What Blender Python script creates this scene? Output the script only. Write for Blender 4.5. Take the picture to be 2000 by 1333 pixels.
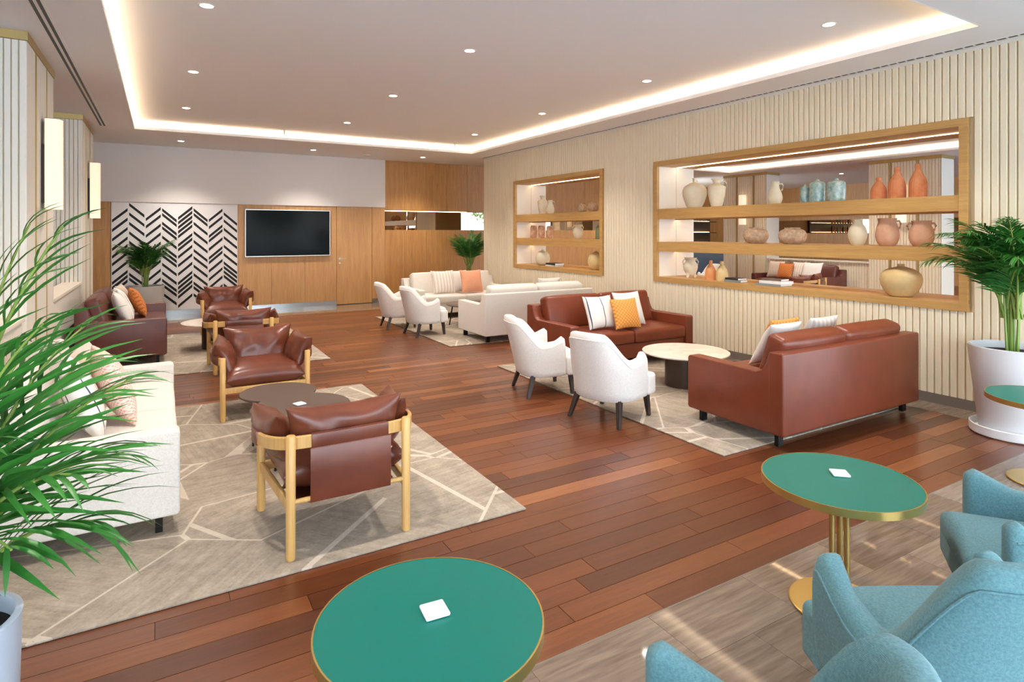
import bpy, bmesh, math, random
from mathutils import Vector, Matrix, noise
random.seed(7)
R = math.radians
scene = bpy.context.scene
COL = scene.collection
for o in list(bpy.data.objects):
    bpy.data.objects.remove(o)

# ------------------------------------------------------------------ camera
F, Y0, TH, HC = 1168.0, 454.0, R(30.4), 1.65
SN, CS = math.sin(TH), math.cos(TH)
cam_d = bpy.data.cameras.new('camera')
cam = bpy.data.objects.new('camera', cam_d); COL.objects.link(cam)
cam.location = (0, 0, HC)
cam.rotation_euler = (R(90), 0, -TH)
cam_d.sensor_width = 36.0
cam_d.lens = F / 2000 * 36
cam_d.shift_y = -(666.5 - Y0) / 2000
cam_d.clip_start = 0.05
scene.camera = cam

# ------------------------------------------------------------------ world, view
w = bpy.data.worlds.new('sky'); scene.world = w; w.use_nodes = True
nt = w.node_tree; nt.nodes.clear()
bg = nt.nodes.new('ShaderNodeBackground'); ow = nt.nodes.new('ShaderNodeOutputWorld')
tc = nt.nodes.new('ShaderNodeTexCoord'); sx = nt.nodes.new('ShaderNodeSeparateXYZ')
rp = nt.nodes.new('ShaderNodeValToRGB')
rp.color_ramp.elements[0].position = 0.0; rp.color_ramp.elements[0].color = (0.86, 0.92, 1.0, 1)
rp.color_ramp.elements[1].position = 0.7; rp.color_ramp.elements[1].color = (0.55, 0.75, 1.0, 1)
nt.links.new(tc.outputs['Generated'], sx.inputs[0]); nt.links.new(sx.outputs['Z'], rp.inputs[0])
nt.links.new(rp.outputs[0], bg.inputs[0]); nt.links.new(bg.outputs[0], ow.inputs[0])
bg.inputs[1].default_value = 7.2
vs = scene.view_settings
vs.view_transform = 'Standard'; vs.look = 'None'; vs.gamma = 1.0; vs.use_curve_mapping = False
vs.exposure = 0.78
cy = scene.cycles
cy.max_bounces = 10; cy.diffuse_bounces = 7; cy.glossy_bounces = 4; cy.transparent_max_bounces = 12
cy.sample_clamp_indirect = 6.0; cy.caustics_reflective = False; cy.caustics_refractive = False
cy.use_denoising = True; cy.use_adaptive_sampling = True; cy.adaptive_threshold = 0.015

def area_light(name, loc, rot, sx_, sy_, power, color, portal=False, label=None):
    l = bpy.data.lights.new(name, 'AREA'); l.shape = 'RECTANGLE'; l.size = sx_; l.size_y = sy_
    l.energy = power; l.color = color
    if portal: l.cycles.is_portal = True
    o = bpy.data.objects.new(name, l); COL.objects.link(o); o.location = loc; o.rotation_euler = rot
    return o
# daylight enters through the window wall behind the camera (portals guide the sky's light)
area_light('window_portal', (7.0, -3.42, 1.65), (R(-90), 0, 0), 28.0, 3.2, 1, (1, 1, 1), True)

# ------------------------------------------------------------------ materials
def c(r, g, b):
    f = lambda v: ((v/255 + 0.055) / 1.055) ** 2.4 if v/255 > 0.04045 else v/255/12.92
    return (f(r), f(g), f(b), 1)
MATS = {}
class N:
    def __init__(s, name):
        s.m = bpy.data.materials.new(name); s.m.use_nodes = True; s.t = s.m.node_tree
        s.b = s.t.nodes['Principled BSDF']; MATS[name] = s.m
    def n(s, k, **kw):
        q = s.t.nodes.new('ShaderNode' + k)
        for a, v in kw.items(): setattr(q, a, v)
        return q
    def l(s, a, b): s.t.links.new(a, b)
    def set(s, **kw):
        for k, v in kw.items():
            s.b.inputs[k.replace('_', ' ')].default_value = v
    def coord(s, scale=(1, 1, 1), kind='Object', rot=(0, 0, 0)):
        mp = s.n('Mapping'); mp.inputs['Scale'].default_value = scale; mp.inputs['Rotation'].default_value = rot
        if kind == 'World': s.l(s.n('NewGeometry').outputs['Position'], mp.inputs[0])
        else: s.l(s.n('TexCoord').outputs[kind], mp.inputs[0])
        return mp.outputs[0]
    def noise(s, vec, scale, detail=3, rough=0.55, dist=0):
        q = s.n('TexNoise'); s.l(vec, q.inputs['Vector']); q.inputs['Scale'].default_value = scale
        q.inputs['Detail'].default_value = detail; q.inputs['Roughness'].default_value = rough
        q.inputs['Distortion'].default_value = dist
        return q.outputs['Fac']
    def ramp(s, fac, stops):
        q = s.n('ValToRGB'); s.l(fac, q.inputs[0]); e = q.color_ramp.elements
        while len(e) < len(stops): e.new(0.5)
        for i, (p, col) in enumerate(stops):
            e[i].position = p; e[i].color = col
        return q.outputs[0]
    def mix(s, fac, a, b, mode='MIX'):
        q = s.n('Mix', data_type='RGBA', blend_type=mode)
        for sock, v in ((q.inputs[0], fac), (q.inputs[6], a), (q.inputs[7], b)):
            if hasattr(v, 'is_linked'): s.l(v, sock)
            else: sock.default_value = v
        return q.outputs[2]
    def math(s, op, a, b=0.0):
        q = s.n('Math', operation=op)
        for i, v in enumerate((a, b)):
            if hasattr(v, 'is_linked'): s.l(v, q.inputs[i])
            else: q.inputs[i].default_value = v
        return q.outputs[0]
    def bump(s, h, strength=0.3, dist=0.01):
        q = s.n('Bump'); q.inputs['Strength'].default_value = strength; q.inputs['Distance'].default_value = dist
        s.l(h, q.inputs['Height']); s.l(q.outputs[0], s.b.inputs['Normal'])
    def color(s, sock): s.l(sock, s.b.inputs['Base Color'])

def plain(name, col, rough=0.5, metal=0.0, bump=None, **kw):
    m = N(name); m.set(Base_Color=col, Roughness=rough, Metallic=metal, **kw)
    if bump:
        m.bump(m.noise(m.coord(), bump[0], 3), bump[1], bump[2])
    return m.m
def emit(name, col, strength):
    m = N(name); m.set(Base_Color=(0.8, 0.8, 0.8, 1), Emission_Color=col, Emission_Strength=strength); return m.m

def plank_mat(name, island):
    m = N(name)
    src = m.n('NewGeometry').outputs['Random Per Island'] if island else m.n('ObjectInfo').outputs['Random']
    tone = m.ramp(src, [(0.0, c(84, 44, 25)), (0.3, c(99, 53, 29)), (0.6, c(110, 61, 33)), (0.88, c(124, 72, 40)), (1.0, c(148, 93, 57))])
    sh = m.n('CombineXYZ'); m.l(m.math('MULTIPLY', src, 37.0), sh.inputs[0]); m.l(m.math('MULTIPLY', src, 11.0), sh.inputs[2])
    ad = m.n('VectorMath', operation='ADD'); m.l(m.coord((1.0, 14, 1), 'World'), ad.inputs[0]); m.l(sh.outputs[0], ad.inputs[1])
    g = m.noise(ad.outputs[0], 2.2, 6, 0.62, 0.6)
    g2 = m.noise(ad.outputs[0], 11.0, 4, 0.7)
    k = m.mix(0.55, m.ramp(g, [(0.3, (0.55, 0.5, 0.46, 1)), (0.7, (1.25, 1.2, 1.15, 1))]), m.ramp(g2, [(0.3, (0.75, 0.72, 0.7, 1)), (0.7, (1.15, 1.15, 1.15, 1))]))
    m.color(m.mix(1.0, tone, k, 'MULTIPLY'))
    m.l(m.math('MULTIPLY_ADD', g2, 0.12), m.b.inputs['Roughness'])
    for q in m.t.nodes:
        if q.type == 'MATH' and q.operation == 'MULTIPLY_ADD': q.inputs[2].default_value = 0.24
    m.b.inputs['Coat Weight'].default_value = 0.12; m.b.inputs['Coat Roughness'].default_value = 0.2
    m.bump(g2, 0.06, 0.003)
    return m.m
plank_mat('jatoba_plank', False); plank_mat('jatoba_plank_field', True)

def marble_mat(name, island):
    m = N(name)
    src = m.n('NewGeometry').outputs['Random Per Island'] if island else m.n('ObjectInfo').outputs['Random']
    tone = m.ramp(src, [(0.0, c(116, 101, 88)), (1.0, c(140, 124, 109))])
    sh = m.n('CombineXYZ'); m.l(m.math('MULTIPLY', src, 23.0), sh.inputs[0]); m.l(m.math('MULTIPLY', src, 7.0), sh.inputs[1])
    ad = m.n('VectorMath', operation='ADD'); m.l(m.coord((1.2, 14, 1), 'World', (0, 0, R(2))), ad.inputs[0]); m.l(sh.outputs[0], ad.inputs[1])
    g = m.noise(ad.outputs[0], 2.6, 6, 0.6, 0.35)
    m.color(m.mix(1.0, tone, m.ramp(g, [(0.3, (0.66, 0.63, 0.6, 1)), (0.68, (1.18, 1.18, 1.18, 1))]), 'MULTIPLY'))
    m.set(Roughness=0.045)
    return m.m
marble_mat('striated_marble', False); marble_mat('striated_marble_field', True)

def oak(name, base, dark, axis='Z', rough=0.45, scale=1.0):
    m = N(name)
    sc = {'Z': (9, 9, 0.5), 'Y': (9, 0.5, 9), 'X': (0.5, 9, 9)}[axis]
    ob = m.n('ObjectInfo')
    sh = m.n('CombineXYZ'); m.l(m.math('MULTIPLY', ob.outputs['Random'], 31.0), sh.inputs[0]); m.l(m.math('MULTIPLY', ob.outputs['Random'], 17.0), sh.inputs[1])
    ad = m.n('VectorMath', operation='ADD'); m.l(m.coord(tuple(v*scale for v in sc), 'World'), ad.inputs[0]); m.l(sh.outputs[0], ad.inputs[1])
    g = m.noise(ad.outputs[0], 2.0, 5, 0.6, 0.4)
    g2 = m.noise(ad.outputs[0], 9.0, 3, 0.6)
    k = m.mix(0.4, m.ramp(g, [(0.3, dark), (0.65, base)]), m.ramp(g2, [(0.35, dark), (0.6, base)]))
    m.color(k); m.set(Roughness=rough); m.bump(g2, 0.05, 0.002)
    return m.m
oak('oak_veneer', c(206, 158, 102), c(180, 132, 80))
oak('oak_veneer_warm', c(200, 148, 88), c(166, 116, 64))
oak('oak_frame', c(200, 160, 98), c(178, 136, 78), 'Y')
oak('oak_turned', c(214, 172, 106), c(190, 146, 84), 'Z', 0.4)
oak('dark_leg_wood', c(58, 46, 40), c(40, 31, 27), 'Z', 0.4)

def leather(name, col, col2, rough=0.36):
    m = N(name)
    v = m.coord()
    n1 = m.noise(v, 5.0, 3); n2 = m.noise(v, 260.0, 2, 0.6)
    m.color(m.ramp(n1, [(0.3, col2), (0.7, col)])); m.set(Roughness=rough)
    m.bump(n2, 0.12, 0.002)
    return m.m
leather('cognac_leather', c(120, 56, 33), c(108, 48, 27))
leather('chestnut_leather', c(112, 58, 38), c(92, 45, 30), 0.29)
leather('oxblood_leather', c(104, 56, 46), c(90, 46, 40), 0.38)

def fabric(name, col, col2, sc=420, strength=0.35, rough=0.9):
    m = N(name)
    v = m.coord()
    wv = m.n('TexWave', wave_type='BANDS', bands_direction='Z'); m.l(v, wv.inputs['Vector']); wv.inputs['Scale'].default_value = sc/6; wv.inputs['Distortion'].default_value = 2.0; wv.inputs['Detail'].default_value = 2
    n1 = m.noise(v, sc, 2, 0.6); n0 = m.noise(v, sc*0.28, 2, 0.6)
    h = m.math('ADD', n1, m.math('MULTIPLY', wv.outputs['Fac'], 0.35))
    m.color(m.ramp(n0, [(0.32, col2), (0.68, col)])); m.set(Roughness=rough, Sheen_Weight=0.15)
    m.bump(h, strength, 0.003)
    return m.m
fabric('ivory_fabric', c(228, 222, 212), c(214, 207, 196))
fabric('white_boucle', c(232, 228, 222), c(218, 213, 206))
fabric('teal_fabric', c(104, 148, 154), c(82, 126, 134), 520, 0.5)
fabric('beige_cushion', c(216, 200, 184), c(200, 184, 168))
fabric('peach_cushion', c(232, 168, 132), c(220, 152, 118))
fabric('white_cushion', c(232, 228, 220), c(220, 216, 208))
def striped(name, base, line, freq, width, axis=1, warp=0.0, axis2=None):
    m = N(name); v = m.coord(); sp = m.n('SeparateXYZ'); m.l(v, sp.inputs[0])
    def band(ax, fr):
        a = m.math('MULTIPLY', sp.outputs[ax], fr)
        if warp: a = m.math('ADD', a, m.math('MULTIPLY', m.noise(v, 3.0, 2), warp))
        return m.math('LESS_THAN', m.math('FRACT', a), width)
    f = band(axis, freq)
    if axis2 is not None: f = m.math('MAXIMUM', f, band(axis2, freq))
    m.color(m.mix(f, base, line)); m.set(Roughness=0.9)
    m.bump(m.noise(v, 400, 2), 0.3, 0.003)
    return m.m
striped('white_navy_stripe', c(230, 226, 218), c(58, 72, 96), 5.2, 0.06, 1)
striped('white_black_line', c(234, 231, 224), c(30, 34, 40), 6.0, 0.05, 1)
striped('sand_stripe', c(214, 200, 184), c(232, 226, 218), 16.0, 0.5, 1)
def quilted(name, base, line, fr, width):
    m = N(name); v = m.coord(); sp = m.n('SeparateXYZ'); m.l(v, sp.inputs[0])
    a = m.math('ADD', sp.outputs[1], m.math('MULTIPLY', sp.outputs[2], 1.0)); b = m.math('SUBTRACT', sp.outputs[1], sp.outputs[2])
    fs = [m.math('LESS_THAN', m.math('FRACT', m.math('MULTIPLY', q, fr)), width) for q in (a, b)]
    m.color(m.mix(m.math('MAXIMUM', fs[0], fs[1]), base, line)); m.set(Roughness=0.85)
    return m.m
quilted('ochre_quilt', c(226, 158, 78), c(186, 116, 48), 22, 0.18)
quilted('orange_quilt', c(208, 128, 62), c(168, 92, 40), 18, 0.2)
quilted('peach_herringbone', c(226, 166, 142), c(240, 216, 204), 42, 0.42)

def rug_mat(name, base, dark, lin):
    m = N(name); v = m.coord((1, 1, 1), 'World')
    vo = m.n('TexVoronoi', feature='F1'); m.l(m.coord((1, 1.25, 1), 'World', (0, 0, R(35))), vo.inputs['Vector']); vo.inputs['Scale'].default_value = 1.15
    sc_ = m.n('SeparateColor'); m.l(vo.outputs['Color'], sc_.inputs[0])
    ang = m.math('MULTIPLY', sc_.outputs[0], 6.283)
    vr = m.n('VectorRotate', rotation_type='Z_AXIS'); m.l(v, vr.inputs['Vector']); m.l(ang, vr.inputs['Angle'])
    sp = m.n('SeparateXYZ'); m.l(vr.outputs[0], sp.inputs[0])
    mp = m.n('Mapping'); mp.inputs['Scale'].default_value = (2.2, 26, 1); m.l(vr.outputs[0], mp.inputs[0])
    n2 = m.noise(mp.outputs[0], 1.0, 8, 0.75); n1 = m.noise(v, 7.0, 8, 0.72); n3 = m.noise(v, 330, 2); n4 = m.noise(v, 60, 3, 0.7)
    col = m.ramp(m.math('ADD', m.math('MULTIPLY', n1, 0.4), m.math('ADD', m.math('MULTIPLY', n2, 0.4), m.math('MULTIPLY', n4, 0.2))), [(0.36, dark), (0.64, base)])
    l1 = m.math('LESS_THAN', m.math('FRACT', m.math('ADD', m.math('MULTIPLY', sp.outputs[0], 0.95), sc_.outputs[1])), 0.032)
    ve = m.n('TexVoronoi', feature='DISTANCE_TO_EDGE'); m.l(m.coord((1, 1.25, 1), 'World', (0, 0, R(35))), ve.inputs['Vector']); ve.inputs['Scale'].default_value = 1.15
    l2 = m.math('MULTIPLY', m.math('LESS_THAN', ve.outputs['Distance'], 0.016), m.math('GREATER_THAN', sc_.outputs[2], 0.45))
    f = m.math('MULTIPLY', m.math('MAXIMUM', l1, l2), m.math('MINIMUM', 0.9, m.math('ADD', 0.25, n1)))
    m.color(m.mix(f, col, lin)); m.set(Roughness=0.95)
    m.bump(m.math('ADD', n3, m.math('MULTIPLY', f, 0.5)), 0.5, 0.004)
    return m.m
rug_mat('woven_rug', c(178, 164, 146), c(122, 111, 98), c(200, 188, 172))

plain('white_plaster', c(226, 220, 214), 0.85, bump=(40, 0.04, 0.003))
plain('ceiling_paint', c(243, 243, 243), 0.9)
plain('slat_lacquer', c(236, 224, 196), 0.55)
plain('slat_backing', c(196, 180, 150), 0.7)
plain('slat_lacquer_pale', c(228, 222, 208), 0.55)
plain('brass_trim', c(196, 172, 112), 0.35, 0.6)
plain('brushed_brass', c(206, 178, 108), 0.28, 0.9)
plain('baseboard_grey', c(122, 112, 102), 0.4)
plain('niche_white', c(234, 226, 208), 0.6)
plain('black_plastic', c(18, 18, 18), 0.4)
plain('black_metal', c(24, 22, 21), 0.45, 0.5)
plain('bronze_metal', c(74, 62, 54), 0.4, 0.5)
plain('grout', c(80, 70, 62), 0.9)
plain('dark_gap', c(44, 24, 14), 0.9)
plain('silver_frame', c(206, 204, 198), 0.3, 0.8)
plain('steel_plinth', c(176, 178, 180), 0.22, 0.9)
plain('mirror_glass', c(222, 212, 200), 0.0, 1.0)
plain('bronze_mirror', c(176, 160, 142), 0.01, 1.0)
plain('tv_glass', c(7, 9, 8), 0.12, 0.0, None, Specular_IOR_Level=0.05)
plain('green_laminate', c(0, 112, 98), 0.34, 0.0, None, Specular_IOR_Level=0.3)
plain('tile_white', c(238, 238, 240), 0.35)
plain('walnut_bronze_top', c(84, 68, 60), 0.42, bump=(60, 0.06, 0.002))
m = N('cream_stone'); v = m.coord(); m.color(m.ramp(m.noise(v, 4, 6, 0.65, 1.0), [(0.35, c(214, 200, 184)), (0.6, c(232, 222, 208))])); m.set(Roughness=0.18)
plain('pot_white', c(226, 226, 226), 0.5)
plain('pot_grey', c(200, 200, 196), 0.6)
plain('pot_blue_grey', c(190, 202, 216), 0.5)
plain('soil', c(34, 26, 22), 1.0, bump=(60, 1.0, 0.02))
plain('plank_base', c(60, 30, 18), 0.9)
def leafm(name, a, b_):
    m = N(name); v = m.coord(); m.color(m.ramp(m.noise(v, 2.2, 3), [(0.3, a), (0.7, b_)])); m.set(Roughness=0.42)
    m.b.inputs['Transmission Weight'].default_value = 0.0
    m.set(Subsurface_Weight=0.0)
    return m.m
leafm('palm_leaf', c(26, 88, 30), c(66, 136, 50))
leafm('palm_leaf_dark', c(30, 78, 30), c(62, 118, 44))
leafm('palm_stem', c(112, 148, 62), c(152, 170, 84))
leafm('tree_leaf', c(52, 98, 36), c(110, 150, 66)); plain('bark', c(92, 74, 58), 0.9); plain('bounce_stone', c(232, 232, 232), 1.0)  # last one: outdoor ground colour, kept pale to bounce daylight inside
def clay(name, a, b_, sc=5, strength=0.25):
    m = N(name); v = m.coord(); m.color(m.ramp(m.noise(v, sc, 5, 0.65), [(0.3, a), (0.72, b_)])); m.set(Roughness=0.85)
    m.bump(m.noise(v, 90, 3), strength, 0.004); return m.m
clay('cream_clay', c(214, 202, 172), c(228, 218, 192)); clay('sand_clay', c(206, 178, 122), c(224, 200, 150))
clay('terracotta', c(196, 112, 66), c(218, 150, 104), 9); clay('blush_clay', c(196, 146, 116), c(216, 176, 146))
clay('rough_clay', c(160, 128, 98), c(208, 182, 152), 26, 0.9); clay('brown_dip', c(168, 112, 74), c(222, 186, 156), 14)
clay('orange_clay', c(212, 138, 84), c(226, 166, 116)); clay('mottled_glass', c(96, 146, 142), c(200, 214, 206), 16, 0.3)
MATS['mottled_glass'].node_tree.nodes['Principled BSDF'].inputs['Roughness'].default_value = 0.2
plain('olive_glass', c(120, 132, 84), 0.15); plain('paper', c(232, 230, 226), 0.8); plain('book_black', c(34, 32, 36), 0.5); plain('book_grey', c(132, 136, 140), 0.6); plain('book_brown', c(110, 88, 78), 0.6)
plain('marble_blue', c(72, 92, 116), 0.3, bump=(6, 0.1, 0.01)); plain('counter_white', c(226, 222, 214), 0.3)
plain('chevron_white', c(232, 228, 226), 0.7); plain('chevron_black', c(12, 12, 14), 0.7)
emit('downlight_glow', (1.0, 0.92, 0.82, 1), 26.0)
emit('led_warm', (1.0, 0.70, 0.40, 1), 14.0)
emit('cove_led', (1.0, 0.72, 0.45, 1), 11.0)
def shade_mat():
    m = N('lamp_linen'); m.set(Base_Color=c(244, 226, 200), Emission_Color=(1.0, 0.80, 0.58, 1), Emission_Strength=0.42, Roughness=0.8)
shade_mat()
m = N('window_glass'); tr = m.n('BsdfTransparent'); gl = m.n('BsdfGlossy'); gl.inputs['Roughness'].default_value = 0.0
mx = m.n('MixShader'); mx.inputs[0].default_value = 0.06; m.l(tr.outputs[0], mx.inputs[1]); m.l(gl.outputs[0], mx.inputs[2])
m.l(mx.outputs[0], m.t.nodes['Material Output'].inputs[0])

# ------------------------------------------------------------------ mesh helpers
class MB:
    def __init__(s): s.v = []; s.f = []
    def add(s, vs, fs, M=None):
        o = len(s.v)
        s.v += [tuple(M @ Vector(p)) if M else tuple(p) for p in vs]
        s.f += [tuple(i + o for i in q) for q in fs]
        return s
    def box(s, x0, x1, y0, y1, z0, z1, M=None):
        return s.add([(x0,y0,z0),(x1,y0,z0),(x1,y1,z0),(x0,y1,z0),(x0,y0,z1),(x1,y0,z1),(x1,y1,z1),(x0,y1,z1)],
                     [(0,3,2,1),(4,5,6,7),(0,1,5,4),(1,2,6,5),(2,3,7,6),(3,0,4,7)], M)
    def rbox(s, x0, x1, y0, y1, z0, z1, r=0.02, bulge=(0,0,0), n=1, M=None):
        """box with rounded edges and optional puffed faces"""
        h = Vector(((x1-x0)/2, (y1-y0)/2, (z1-z0)/2)); ce = Vector(((x0+x1)/2, (y0+y1)/2, (z0+z1)/2))
        r = min(r, min(h)*0.98)
        def samp(hh):
            a = [-hh, -hh+0.33*r, -hh+0.66*r, -hh+r]
            k = n
            mid = [(-hh+r) + (2*hh-2*r)*i/(k+1) for i in range(1, k+1)]
            return a + mid + [-q for q in reversed(a)]
        S = [samp(h[i]) for i in range(3)]
        def proj(p):
            q = Vector([max(-h[i]+r, min(h[i]-r, p[i])) for i in range(3)]); d = p - q
            if d.length > 1e-9: q = q + d.normalized()*r
            b = Vector((0,0,0)); u = [q[i]/h[i] for i in range(3)]
            for i in range(3):
                if bulge[i]:
                    j, k = (i+1) % 3, (i+2) % 3
                    b[i] = bulge[i]*(1-u[j]**2)*(1-u[k]**2)*(1 if u[i] > 0 else -1)*abs(u[i])
            return q + b + ce
        for ax in range(3):
            j, k = (ax+1) % 3, (ax+2) % 3
            for sg in (-1, 1):
                vs = []; fs = []; nj, nk = len(S[j]), len(S[k])
                for a in S[j]:
                    for b in S[k]:
                        p = Vector((0,0,0)); p[ax] = sg*h[ax]; p[j] = a; p[k] = b; vs.append(proj(p))
                for a in range(nj-1):
                    for b in range(nk-1):
                        q = (a*nk+b, (a+1)*nk+b, (a+1)*nk+b+1, a*nk+b+1)
                        fs.append(q if sg > 0 else q[::-1])
                s.add(vs, fs, M)
        s.merge = True
        return s
    def rings(s, rings, close=True, cap0=True, cap1=True, M=None):
        n = len(rings[0]); vs = [p for r_ in rings for p in r_]; fs = []
        for i in range(len(rings)-1):
            for j in range(n if close else n-1):
                k = (j+1) % n
                fs.append((i*n+j, i*n+k, (i+1)*n+k, (i+1)*n+j))
        if cap0: fs.append(tuple(reversed(range(n))))
        if cap1: fs.append(tuple((len(rings)-1)*n+j for j in range(n)))
        return s.add(vs, fs, M)
    def lathe(s, prof, n=24, M=None, cap0=True, cap1=True):
        return s.rings([[(r_*math.cos(2*math.pi*j/n), r_*math.sin(2*math.pi*j/n), z) for j in range(n)] for r_, z in prof], True, cap0, cap1, M)
    def tube(s, pts, rad, n=8, M=None, cap=True):
        pts = [Vector(p) for p in pts]; rings = []
        rads = rad if isinstance(rad, (list, tuple)) else [rad]*len(pts)
        up = Vector((0,0,1))
        for i, p in enumerate(pts):
            d = (pts[min(i+1, len(pts)-1)] - pts[max(i-1, 0)]).normalized()
            a = d.cross(up)
            if a.length < 1e-3: a = d.cross(Vector((0,1,0)))
            a.normalize(); b = d.cross(a).normalized()
            rings.append([p + (a*math.cos(2*math.pi*j/n) + b*math.sin(2*math.pi*j/n))*rads[i] for j in range(n)])
        return s.rings(rings, True, cap, cap, M)
    def sweep(s, pts, sec, M=None):
        """sweep a (normal, up) section along a path lying mostly in XY"""
        pts = [Vector(p) for p in pts]; rings = []
        for i, p in enumerate(pts):
            d = (pts[min(i+1, len(pts)-1)] - pts[max(i-1, 0)]); d.z = 0; d.normalize()
            nrm = Vector((d.y, -d.x, 0))
            rings.append([p + nrm*a + Vector((0,0,b)) for a, b in sec])
        return s.rings(rings, True, True, True, M)
    def prism(s, poly, z0, z1, M=None):
        return s.rings([[(x, y, z0) for x, y in poly], [(x, y, z1) for x, y in poly]], True, True, True, M)
    def mesh(s, name, smooth=40, bevel=0, seg=2):
        me = bpy.data.meshes.new(name); me.from_pydata(s.v, [], s.f)
        bm = bmesh.new(); bm.from_mesh(me)
        if getattr(s, 'merge', False): bmesh.ops.remove_doubles(bm, verts=bm.verts, dist=1e-5)
        if bevel:
            es = [e for e in bm.edges if len(e.link_faces) == 2 and e.calc_face_angle(0) > R(30)]
            bmesh.ops.bevel(bm, geom=es, offset=bevel, segments=seg, affect='EDGES', profile=0.5, clamp_overlap=True)
        bmesh.ops.recalc_face_normals(bm, faces=bm.faces)
        bm.to_mesh(me); bm.free()
        if smooth:
            me.shade_smooth(); me.set_sharp_from_angle(angle=R(smooth))
        return me
    def build(s, name, mat, parent=None, smooth=40, bevel=0, seg=2):
        return obj(name, s.mesh(name, smooth, bevel, seg), mat, parent)

def obj(name, me, mat, parent=None, loc=None, rot=None, scale=None):
    o = bpy.data.objects.new(name, me); COL.objects.link(o)
    if mat and not me.materials: me.materials.append(MATS[mat])
    if parent: o.parent = parent
    if loc: o.location = loc
    if rot: o.rotation_euler = rot
    if scale: o.scale = scale
    return o
def tag(o, label, cat, group=None, kind=None):
    o['label'] = label; o['category'] = cat
    if group: o['group'] = group
    if kind: o['kind'] = kind
    return o
def thing(name, label, cat, loc=(0,0,0), rz=0.0, group=None):
    o = bpy.data.objects.new(name, None); COL.objects.link(o); o.empty_display_size = 0.1
    o.location = loc; o.rotation_euler = (0, 0, rz)
    return tag(o, label, cat, group)
def struct(o, label, cat):
    return tag(o, label, cat, None, 'structure')
def copy_thing(root, loc, rz, label, group=None):
    r_ = root.copy(); COL.objects.link(r_); r_.location = loc; r_.rotation_euler = (0, 0, rz); r_['label'] = label
    if group: r_['group'] = group
    for ch in root.children:
        q = ch.copy(); COL.objects.link(q); q.parent = r_
        for g in ch.children:
            d = g.copy(); COL.objects.link(d); d.parent = q
    return r_
def ray(px):
    r_ = (px-1000)/F
    return SN + r_*CS, CS - r_*SN
def ground(px, py, z=0):
    d = (HC-z)*F/(py-Y0); a, b = ray(px); return d*a, d*b

# ------------------------------------------------------------------ the room: floor
XW = 6.45            # face of the slatted right wall
YB = 13.70           # back wall
H1, H2 = 3.35, 3.50  # soffit and tray ceiling
YM = 1.92            # marble / timber joint
fl = struct(MB().box(-7.2, 21.2, -3.5, 16.0, -0.10, -0.006).build('floor', 'plank_base', None, 0), 'polished timber and marble floor of the lounge', 'floor')
unit = MB().box(0, 1, 0, 1, -0.02, 0).mesh('plank', 0)
rugs_xy = [(-0.95, 1.87, 3.02, 6.40), (-0.6, 1.90, 7.90, 11.0), (3.56, 6.0, 3.0, 6.42), (3.58, 6.02, 7.85, 11.32)]
planks = []
PW = 0.128; y = YM; row = 0
while y < 12.5 - 1e-6:
    x = -1.6 + random.uniform(-1.2, 0)
    x = max(x, -3.0)
    y1 = min(y+PW, 12.5)
    while x < 6.12:
        L = random.choice([0.7, 0.95, 1.2, 1.2, 1.5, 1.8]) * random.uniform(0.9, 1.1)
        x1 = min(x+L, 6.12)
        if 6.12-x1 < 0.25: x1 = 6.12
        planks.append((x, x1, y, y1)); x = x1
    y = y1; row += 1
def score(p):
    cx, cyy = (p[0]+p[1])/2, (p[2]+p[3])/2
    d = cx*SN + cyy*CS; xc = cx*CS - cyy*SN
    if d < 0.5: return 1e9
    px = 1000+F*xc/d; py = Y0+F*HC/d
    if px < -150 or px > 2150 or py > 1500: return 1e8 + d
    for a in rugs_xy:
        if p[0] > a[0] and p[1] < a[1] and p[2] > a[2] and p[3] < a[3]: return 1e7 + d
    return d / math.sqrt(p[1]-p[0])
planks.sort(key=score)
G = 0.0016
for p in planks[:300]:
    obj('plank', unit, 'jatoba_plank', fl, (p[0]+G, p[2]+G, random.uniform(-0.0006, 0)), None, (p[1]-p[0]-2*G, p[3]-p[2]-2*G, 1))
mb = MB()
for p in planks[300:]: mb.box(p[0]+G, p[1]-G, p[2]+G, p[3]-G, -0.02, 0)
for i in range(83):
    for k in range(3): mb.box(-7.2+k*1.4+G, -7.2+(k+1)*1.4-G, YM+i*PW+G, YM+(i+1)*PW-G, -0.02, 0)
for i in range(83):
    for k in range(10): mb.box(7.22+k*1.4-(i*0.37 % 1.3)*(k > 0)+G, 7.22+(k+1)*1.4-(i*0.37 % 1.3)*(k < 9)-G, YM+i*PW+G, YM+(i+1)*PW-G, -0.02, 0)
o = mb.build('plank_field', 'jatoba_plank_field', fl, 0); o['kind'] = 'stuff'
unit_t = MB().box(0, 1, 0, 1, -0.02, 0).mesh('tile', 0)
tiles_near, tiles_far = [], []
TW, TD = 0.60, 0.30
j = 0; y = YM
while y > -3.4:
    off = (j % 2)*TW*0.5; x = -7.2 + off
    while x < 21.1:
        t = (x, min(x+TW, 21.1), max(y-TD, -3.45), y)
        (tiles_near if 0.0 < x < 5.6 and y > 0.4 else tiles_far).append(t); x += TW
    y -= TD; j += 1
y = YM
while y < 14.0: tiles_near.append((6.12, 6.47, y, min(y+0.6, 14.0))); y += 0.6
for i in range(14): 
    for k in range(2): tiles_near.append((-2.28+i*0.6, -1.68+i*0.6, 12.5+k*0.6, 13.1+k*0.6))
for t in tiles_near: obj('tile', unit_t, 'striated_marble', fl, (t[0]+0.0008, t[2]+0.0008, 0), None, (t[1]-t[0]-0.0016, t[3]-t[2]-0.0016, 1))
mb = MB()
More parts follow.
